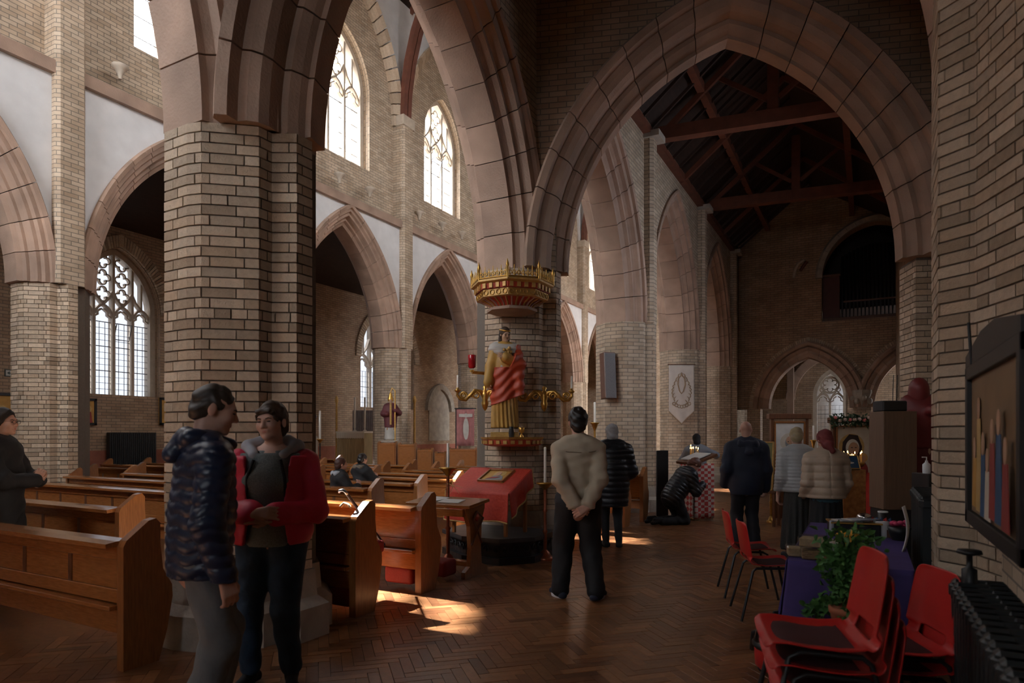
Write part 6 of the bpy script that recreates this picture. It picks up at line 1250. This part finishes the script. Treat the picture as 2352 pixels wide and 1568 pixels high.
t = thing('sanitiser_bottle', 'clear white pump bottle of hand sanitiser on the slim black stand', 'bottle', G(2128, 5.88, 1.18)); MB().lathe([(.03, 0), (.032, .02), (.032, .08), (.012, .1), (.012, .115)], 12).build('bottle', m_white, t); MB().tube([(0, 0, .11), (0, 0, .145), (-.035, -.01, .145)], .006, 6).build('pump', m_white, t)
# ================================================================ radiators and painting on the right
m_rad = M('black_radiator', (.016, .02, .021), .45, var=.2)
def radiator(label, x0, x1, y0, y1, z1, n):
    t = thing('radiator', label, 'radiator', (0, 0, 0)); w = (y1-y0)/n
    for k in range(n):
        yc = y0+(k+.5)*w
        for xs in (x0+(x1-x0)*.25, x0+(x1-x0)*.75): MB().box((xs, yc, (z1+.1)/2), ((x1-x0)*.4, w*.72, z1-.1), ch=.014).build('column', m_rad, t)
        MB().box(((x0+x1)/2, yc, z1-.05), (x1-x0, w*.92, .1), ch=.03).build('header', m_rad, t)
    for yc in (y0+w, y1-w): MB().box(((x0+x1)/2, yc, .06), (x1-x0-.02, .06, .12)).build('foot', m_rad, t)
    return t
r1 = radiator('long black column radiator in the lower right corner', .33, .56, 1.2, 3.62, .87, 26)
MB().lathe([(.03, .85), (.03, .93), (.012, .94), (.012, .99), (.05, 1.0), (.045, 1.015), (.0, 1.02)], 12, (.40, 3.5, 0)).build('valve', m_iron, r1)
radiator('black column radiator beyond the narrow brick pier', .33, .56, 5.5, 6.65, 1.08, 12)
Mp = frame((.50, 3.62, 1.05), (0, -1, 0), (0, 0, 1)); pt = icon('framed_painting', 'large dark framed painting of robed figures above the radiator', Mp, 1.46, .84, m_iron, M('painting_ground', (.22, .13, .06), .5, var=.3, scale=3), 'none', .07, .04, 'painting')
for k, (x, m_, h_, z_) in enumerate(((-.52, mi_ochre, .34, .1), (-.36, mi_gold, .62, .09), (-.2, mi_blue, .4, .08), (-.05, mi_cream, .3, .08), (.1, mi_red, .45, .1), (.28, mi_blue, .5, .1), (.45, mi_red, .36, .09))):
    layer(pt, 'painted_robe', [(x-.085, z_), (x+.085, z_), (x+.05, z_+h_*.75), (x-.05, z_+h_*.75)], .002+.003*k, m_); layer(pt, 'painted_head', ell(x, z_+h_*.75+.05, .04, .055), .003+.003*k, mi_face)
MB().prism([(-.73, .84), (.73, .84), (.73, .9), (.2, .97), (-.2, .97), (-.73, .9)], -.04, .02).build('frame_crest', m_iron, pt); MB().tube([(-.5, .84, .02), (-.52, 1.06, .03)], .008, 5).build('frame_rod', m_iron, pt)
# ================================================================ red stacking chairs
m_plr = M('red_plastic', (.52, .02, .018), .38, var=.06, scale=5, bump=.04, bscale=200); m_pad = M('maroon_seat_pad', (.06, .012, .012), .85, var=.15)
SP = [(-.235, .80), (-.225, .74), (-.205, .62), (-.19, .53), (-.165, .47), (-.12, .443), (-.04, .435), (.06, .44), (.15, .45), (.20, .447), (.225, .425)]
def sp(v):
    f = v*(len(SP)-1); i = min(len(SP)-2, int(f)); a, b = SP[i], SP[i+1]; return (a[0]+(b[0]-a[0])*(f-i), a[1]+(b[1]-a[1])*(f-i))
def chair_meshes():
    nu, nv = 16, 40; V = []; fs = []
    for j in range(nv+1):
        y, z = sp(j/nv); s_ = j/nv; hw = .215-.02*max(0, (.25-s_)/.25)**2*1.5+.012*math.exp(-((s_-.6)/.2)**2)
        if s_ < .06: hw *= .80+.20*math.sqrt(max(0, 1-((.06-s_)/.06)**2))
        if s_ > .96: hw *= .9+.1*math.sqrt(max(0, 1-((s_-.96)/.04)**2))
        for i in range(nu+1):
            u = -1+2*i/nu; c_ = (abs(u)**3)*.03; yb = y+(c_ if s_ < .35 else 0); zb = z+(c_ if s_ > .45 else 0)*.7; V.append((u*hw, yb, zb))
    for j in range(nv):
        for i in range(nu):
            u = -1+2*(i+.5)/nu; s_ = (j+.5)/nv
            if abs(u) < .45 and .33 < s_ < .40: continue
            fs.append((j*(nu+1)+i, j*(nu+1)+i+1, (j+1)*(nu+1)+i+1, (j+1)*(nu+1)+i))
    sh_ = make_mesh('seat_shell', V, fs, m_plr, True); pad = MB(); rings = []
    pd2 = MB(); pv = []; 
    for j in range(9):
        y = -.1+.28*j/8
        for i in range(9):
            x = -.17+.34*i/8; e = min(1, 6*min(i, 8-i)/8, 6*min(j, 8-j)/8); zz = sp(.48+.42*j/8)[1]; pv.append((x, y, zz+.004+.012*e))
    pm = make_mesh('seat_pad', pv, [(j*9+i, j*9+i+1, (j+1)*9+i+1, (j+1)*9+i) for j in range(8) for i in range(8)], m_pad, True)
    def leg(sx): return MB().tube([(sx*.24, -.25, 0), (sx*.19, -.15, .40), (sx*.185, -.12, .425), (sx*.185, .1, .43), (sx*.19, .14, .41), (sx*.225, .23, 0)], .011, 7).mesh('leg_frame', m_iron)
    bar = MB().tube([(-.185, -.05, .425), (.185, -.05, .425)], .009, 6).mesh('cross_bar', m_iron); return sh_, pm, leg(-1), leg(1), bar
CM = chair_meshes()
def chair(label, p, rz, group='red stacking chairs'):
    t = thing('stacking_chair', label, 'chair', p, rz, group); o = link('seat_shell', CM[0], t); sm_ = o.modifiers.new('thick', 'SOLIDIFY'); sm_.thickness = .008; sm_.offset = 0; o.modifiers.new('round', 'SUBSURF').render_levels = 1
    link('seat_pad', CM[1], t); link('leg_frame', CM[2], t); link('leg_frame', CM[3], t); link('cross_bar', CM[4], t); return t
chair('red plastic chair standing behind the other loose chair', G(1718, 6.3), AW-math.radians(100)); chair('red plastic chair standing nearest the purple table', G(1760, 5.55), AW-math.radians(98))
sp0 = G(1915, 2.66); fd = AW+math.radians(76)
for k in range(4): chair(['bottom chair of the red stack beside the green plant', 'second chair up in the red stack beside the plant', 'third chair up in the red stack beside the plant', 'topmost red chair of the stack beside the green plant'][k], Vector((sp0.x, sp0.y, .085*k))+Vector((-math.sin(fd), math.cos(fd), 0))*.02*k, fd)
sp1 = G(2052, 3.12)
for k in range(2): chair(['lower of the two red chairs stacked against the radiator', 'upper of the two red chairs stacked against the radiator', 'topmost red chair of the stack next to the radiator'][k], Vector((sp1.x, sp1.y, .085*k)), AW+math.radians(84))
# ================================================================ purple table and what stands on it
m_purple = M('purple_cloth', (.06, .035, .17), .75, var=.12, bump=.15, bscale=15); TX0, TX1, TY0, TY1, TZ = -.43, .24, 4.42, 6.45, .74
t = thing('folding_table', 'folding table under the purple cloth', 'table', (0, 0, 0)); MB().box(((TX0+TX1)/2, (TY0+TY1)/2, TZ-.03), (TX1-TX0-.02, TY1-TY0-.02, .03)).build('top', m_oak_d, t)
for x in (TX0+.06, TX1-.06):
    for y in (TY0+.1, TY1-.1): MB().tube([(x, y, 0), (x, y, TZ-.04)], .014, 6).build('leg', m_iron, t)
t = thing('purple_tablecloth', 'purple cloth hanging over the folding table', 'tablecloth', (0, 0, 0)); MB().box(((TX0+TX1)/2, (TY0+TY1)/2, TZ-.006), (TX1-TX0+.01, TY1-TY0+.01, .012)).build('cloth_top', m_purple, t)
drape(lambda u, v: (TX0+(TX1-TX0)*u-.05*v*(1-u), TY0-.015-.05*v*(1+.5*math.sin(u*13)), TZ-.52*v+.03*math.sin(u*5)*v), 40, 14, 'front_fall', m_purple, t)
drape(lambda u, v: (TX0-.01-.05*v*(1+.5*math.sin(u*25)), TY0+(TY1-TY0)*u-.06*v*(1-u)*(1-u), TZ-.48*v+.03*math.sin(u*7)*v), 60, 14, 'side_fall', m_purple, t)
m_clear = glassmat('clear_plastic', (.85, .86, .87), .14); m_cake = M('pale_cake', (.55, .4, .22), .8, var=.25, scale=40); m_cake2 = M('layered_cake', (.4, .25, .12), .8, var=.5, scale=40, stretch=(1, 1, 6))
def tpos(px, py, dz=0.0): cy = (CH-TZ-dz)*F/(py-HZ); return G(px, cy, TZ+dz)
for i, (px, py, dz, l_, m_) in enumerate(((1840, 1280, 0, 'plastic box of pale cake at the purple table corner', m_cake), (1872, 1287, 0, 'lower plastic box of layered cake on the purple table', m_cake2), (1868, 1258, .0, 'plastic box of pale cake behind the corner box', m_cake), (1864, 1258, .078, 'upper plastic box of cake stacked on another', m_cake))):
    t = thing('cake_box', l_, 'cake box', tpos(px, py, dz), .2-.1*i, 'plastic boxes of cake'); MB().box((0, .06, .03), (.15, .1, .055), ch=.006).build('cake', m_, t); MB().box((0, .06, .036), (.17, .12, .07), ch=.01).build('plastic_box', m_clear, t)
for i, (px, py, l_) in enumerate(((1905, 1258, 'stack of white paper cups left on the purple table'), (1930, 1256, 'second stack of white paper cups on the purple table'))):
    o = MB().lathe([(.03, 0), (.033, .03), (.036, .06), (.0, .06)], 12).build('paper_cup', m_paper, None, tpos(px, py)); tag(o, l_, 'cup')
for i, (px, py, rz_, l_) in enumerate(((1925, 1277, .3, 'white leaflet lying near the cake boxes'), (1950, 1268, -.2, 'grey leaflet under the yellow bag'), (1965, 1280, .6, 'brown edged booklet on the purple table'))):
    o = MB().box((0, 0, .004+.004*i), (.2, .14, .005)).build('leaflet', [m_paper, m_lining, m_cake2][i], None, tpos(px, py), rz_); tag(o, l_, 'leaflet')
m_yel = M('yellow_wrap', (.65, .3, .02), .4, var=.3, scale=30); p_ = tpos(1950, 1262); o = sdf('yellow_bag', [('e', (0, 0, .05), (.06, .05, .06)), ('e', (-.04, .02, .09), (.035, .03, .04)), ('e', (.03, 0, .1), (.03, .03, .05))], m_yel, None, .007, .015, disp=wrinkle(.006, 3)); o.location = p_; tag(o, 'crumpled yellow wrapped bunch in the middle of the table', 'bag')
t = thing('cash_box', 'black metal box with papers and brass trim on the table', 'box', tpos(1965, 1232), YAW*.4); MB().box((0, .08, .05), (.34, .22, .1), ch=.008).build('case', m_iron, t); MB().box((0, .08, .105), (.36, .24, .01)).build('lid_edge', m_gold, t)
for k in range(4): MB().box((-.05+.04*k, .06, .115+.006*k), (.2, .13, .004), rz=.2*k).build('paper', m_lining if k % 2 else m_paper, t)
sdf('silver_bowl', [('e', (.08, .1, .14), (.055, .055, .035))], M('silver_dish', (.6, .6, .6), .2, metal=1), t, .008)
MB().tube([(-.17, -.02, .0), (-.17, -.02, .12)], .018, 8).build('grey_post', m_lining, t)
o = MB().lathe([(.05, 0), (.055, .005), (.055, .12), (.02, .12), (.0, .119)], 20).build('paper_roll', m_white, None, tpos(2024, 1232)); tag(o, 'white paper roll standing on the purple table', 'roll')
t = thing('blue_bag', 'bunch of blue and red ribbons behind the table', 'ribbons', tpos(2000, 1212, .06)); 
for k in range(8): MB().tube([(-.1+.03*k, 0, 0), (-.1+.03*k, .01, .05), (-.08+.03*k, 0, .08), (-.07+.03*k, .0, .03)], .012, 5).build('ribbon', mi_blue if k % 3 else m_vest, t)
MB().box((0, 0, -.03), (.3, .12, .06)).build('tray', m_oak_d, t)
t = thing('flower_basket', 'dark basket of pink petals beside the radiator', 'basket', tpos(2066, 1240), 0); MB().lathe([(.05, 0), (.07, .05), (.08, .1), (.075, .1)], 14).build('basket', m_iron, t); m_pk = M('pink_petal', (.6, .05, .14), .6, var=.3)
for k in range(10): MB().ball((.045*math.cos(k*2.4), .045*math.sin(k*2.4), .115+.01*(k % 3)), (.024, .024, .016), 7, 5).build('petal', m_pk, t)
t = thing('dark_mug', 'dark tumbler with white rim near the cabinet', 'cup', tpos(2028, 1208, .0)); MB().lathe([(.035, 0), (.04, .12), (.036, .12)], 14).build('body', m_iron, t); MB().lathe([(.04, .118), (.042, .128), (.036, .13)], 14).build('rim', m_white, t)
o = drape(lambda u, v: (.16+.13*math.sin(pi*v)*.2+.02*u, .12*u, .3*v), 4, 10, 'leaning_tray', m_white, None); o.location = tpos(2040, 1262)+Vector((-.08, -.05, 0)); tag(o, 'pale edge of a tray leaning by the radiator', 'tray')
# ---- green plant on a stool
ps = G(1948, 3.62); t = thing('plant_stool', 'low dark stool under the green plant', 'stool', ps); MB().lathe([(.14, .36), (.16, .38), (.16, .41), (.0, .41)], 18).build('seat', m_oak_d, t)
for k in range(3): MB().tube([(.1*math.cos(k*2.1), .1*math.sin(k*2.1), .37), (.15*math.cos(k*2.1), .15*math.sin(k*2.1), 0)], .014, 6).build('leg', m_oak_d, t)
t = thing('potted_herb', 'bushy green leafy plant in a terracotta pot between table and chairs', 'plant', ps+Vector((0, 0, .41))); MB().lathe([(.07, 0), (.09, .12), (.1, .13), (.1, .16), (.085, .16)], 16).build('pot', M('terracotta', (.35, .11, .05), .8), t); rp_ = random.Random(8)
m_herb = M('herb_green', (.07, .19, .045), .55, var=.35, scale=14); stems = []
for k in range(26):
    a_ = rp_.uniform(0, 6.28); r_ = rp_.uniform(.02, .17); h_ = rp_.uniform(.26, .52); q = [(0, 0, .12), (.5*r_*math.cos(a_), .5*r_*math.sin(a_), .1+h_*.55), (r_*math.cos(a_), r_*math.sin(a_), .1+h_)]; stems.append(q); MB().tube(q, [.004, .003, .0015], 4).build('stem', m_herb, t)
for k in range(10):
    a_ = rp_.uniform(0, 6.28); r_ = .2; stems.append([(0, 0, .14), (.6*r_*math.cos(a_), .6*r_*math.sin(a_), .16), (r_*math.cos(a_), r_*math.sin(a_), .08)])
def lf(k, r_): q = stems[k % len(stems)]; u = r_.uniform(.25, 1); a, b = (q[0], q[1]) if u < .5 else (q[1], q[2]); w_ = (u*2) % 1 if u < 1 else 1; c_ = Vector(a).lerp(Vector(b), w_)+Vector((r_.gauss(0, .022), r_.gauss(0, .022), r_.gauss(0, .02))); return c_, (c_.x*3+r_.gauss(0, .5), c_.y*3+r_.gauss(0, .5), r_.gauss(.3, .5))
foliage('leaves', m_herb, t, lf, 1500, .042, .014, rp_)
# ---- vacuum cleaner under the table corner
t = thing('vacuum_cleaner', 'round red vacuum cleaner with black domed lid by the purple cloth', 'vacuum cleaner', G(1795, 4.15), AW+.4); MB().lathe([(.14, .04), (.16, .06), (.165, .16), (.16, .18)], 22).build('red_drum', m_plr, t); MB().lathe([(.165, .17), (.172, .19), (.165, .22), (.15, .28), (.11, .33), (.05, .345), (.0, .35)], 22).build('black_lid', M('gloss_black', (.01, .01, .01), .12, var=.1), t); MB().lathe([(.168, .175), (.178, .185), (.178, .2), (.168, .21)], 22).build('rim_band', m_iron, t)
for k in range(4): MB().ball((.12*math.cos(k*pi/2+.7), .12*math.sin(k*pi/2+.7), .025), (.025, .025, .025), 8, 6).build('castor', m_iron, t)
MB().tube([(-.08, 0, .34), (-.06, 0, .40), (.06, 0, .40), (.08, 0, .34)], .013, 7).build('handle', m_iron, t); MB().tube([(0, .15, .24), (.0, .24, .2), (.08, .34, .06), (.2, .40, .03), (.34, .36, .03)], .02, 8).build('hose', m_iron, t)
a, b, c3 = FL(1806, 1448), FL(1732, 1478), FL(1795, 1488); t = thing('floor_tool', 'black vacuum tube and floor head lying on the parquet', 'vacuum tube', (0, 0, 0)); MB().tube([a+Vector((0, 0, .12)), b+Vector((0, 0, .025))], .018, 8).build('tube', m_iron, t); MB().tube([b+Vector((0, 0, .022)), c3+Vector((0, 0, .022))], .02, 8).build('head', m_iron, t)
# west gallery behind the camera, unseen, added to shade the left pews
tag(MB().box((-9.0, -3.4, 4.6), (8.2, 4.2, .3)).build('shading_slab', m_oak_d, None), 'added unseen dark timber gallery behind the camera', None, kind='structure')
tag(MB().box((-9.0, -1.25, 4.9), (8.2, .12, .9)).build('shading_front', m_oak_d, None), 'added unseen front of the gallery', None, kind='structure')
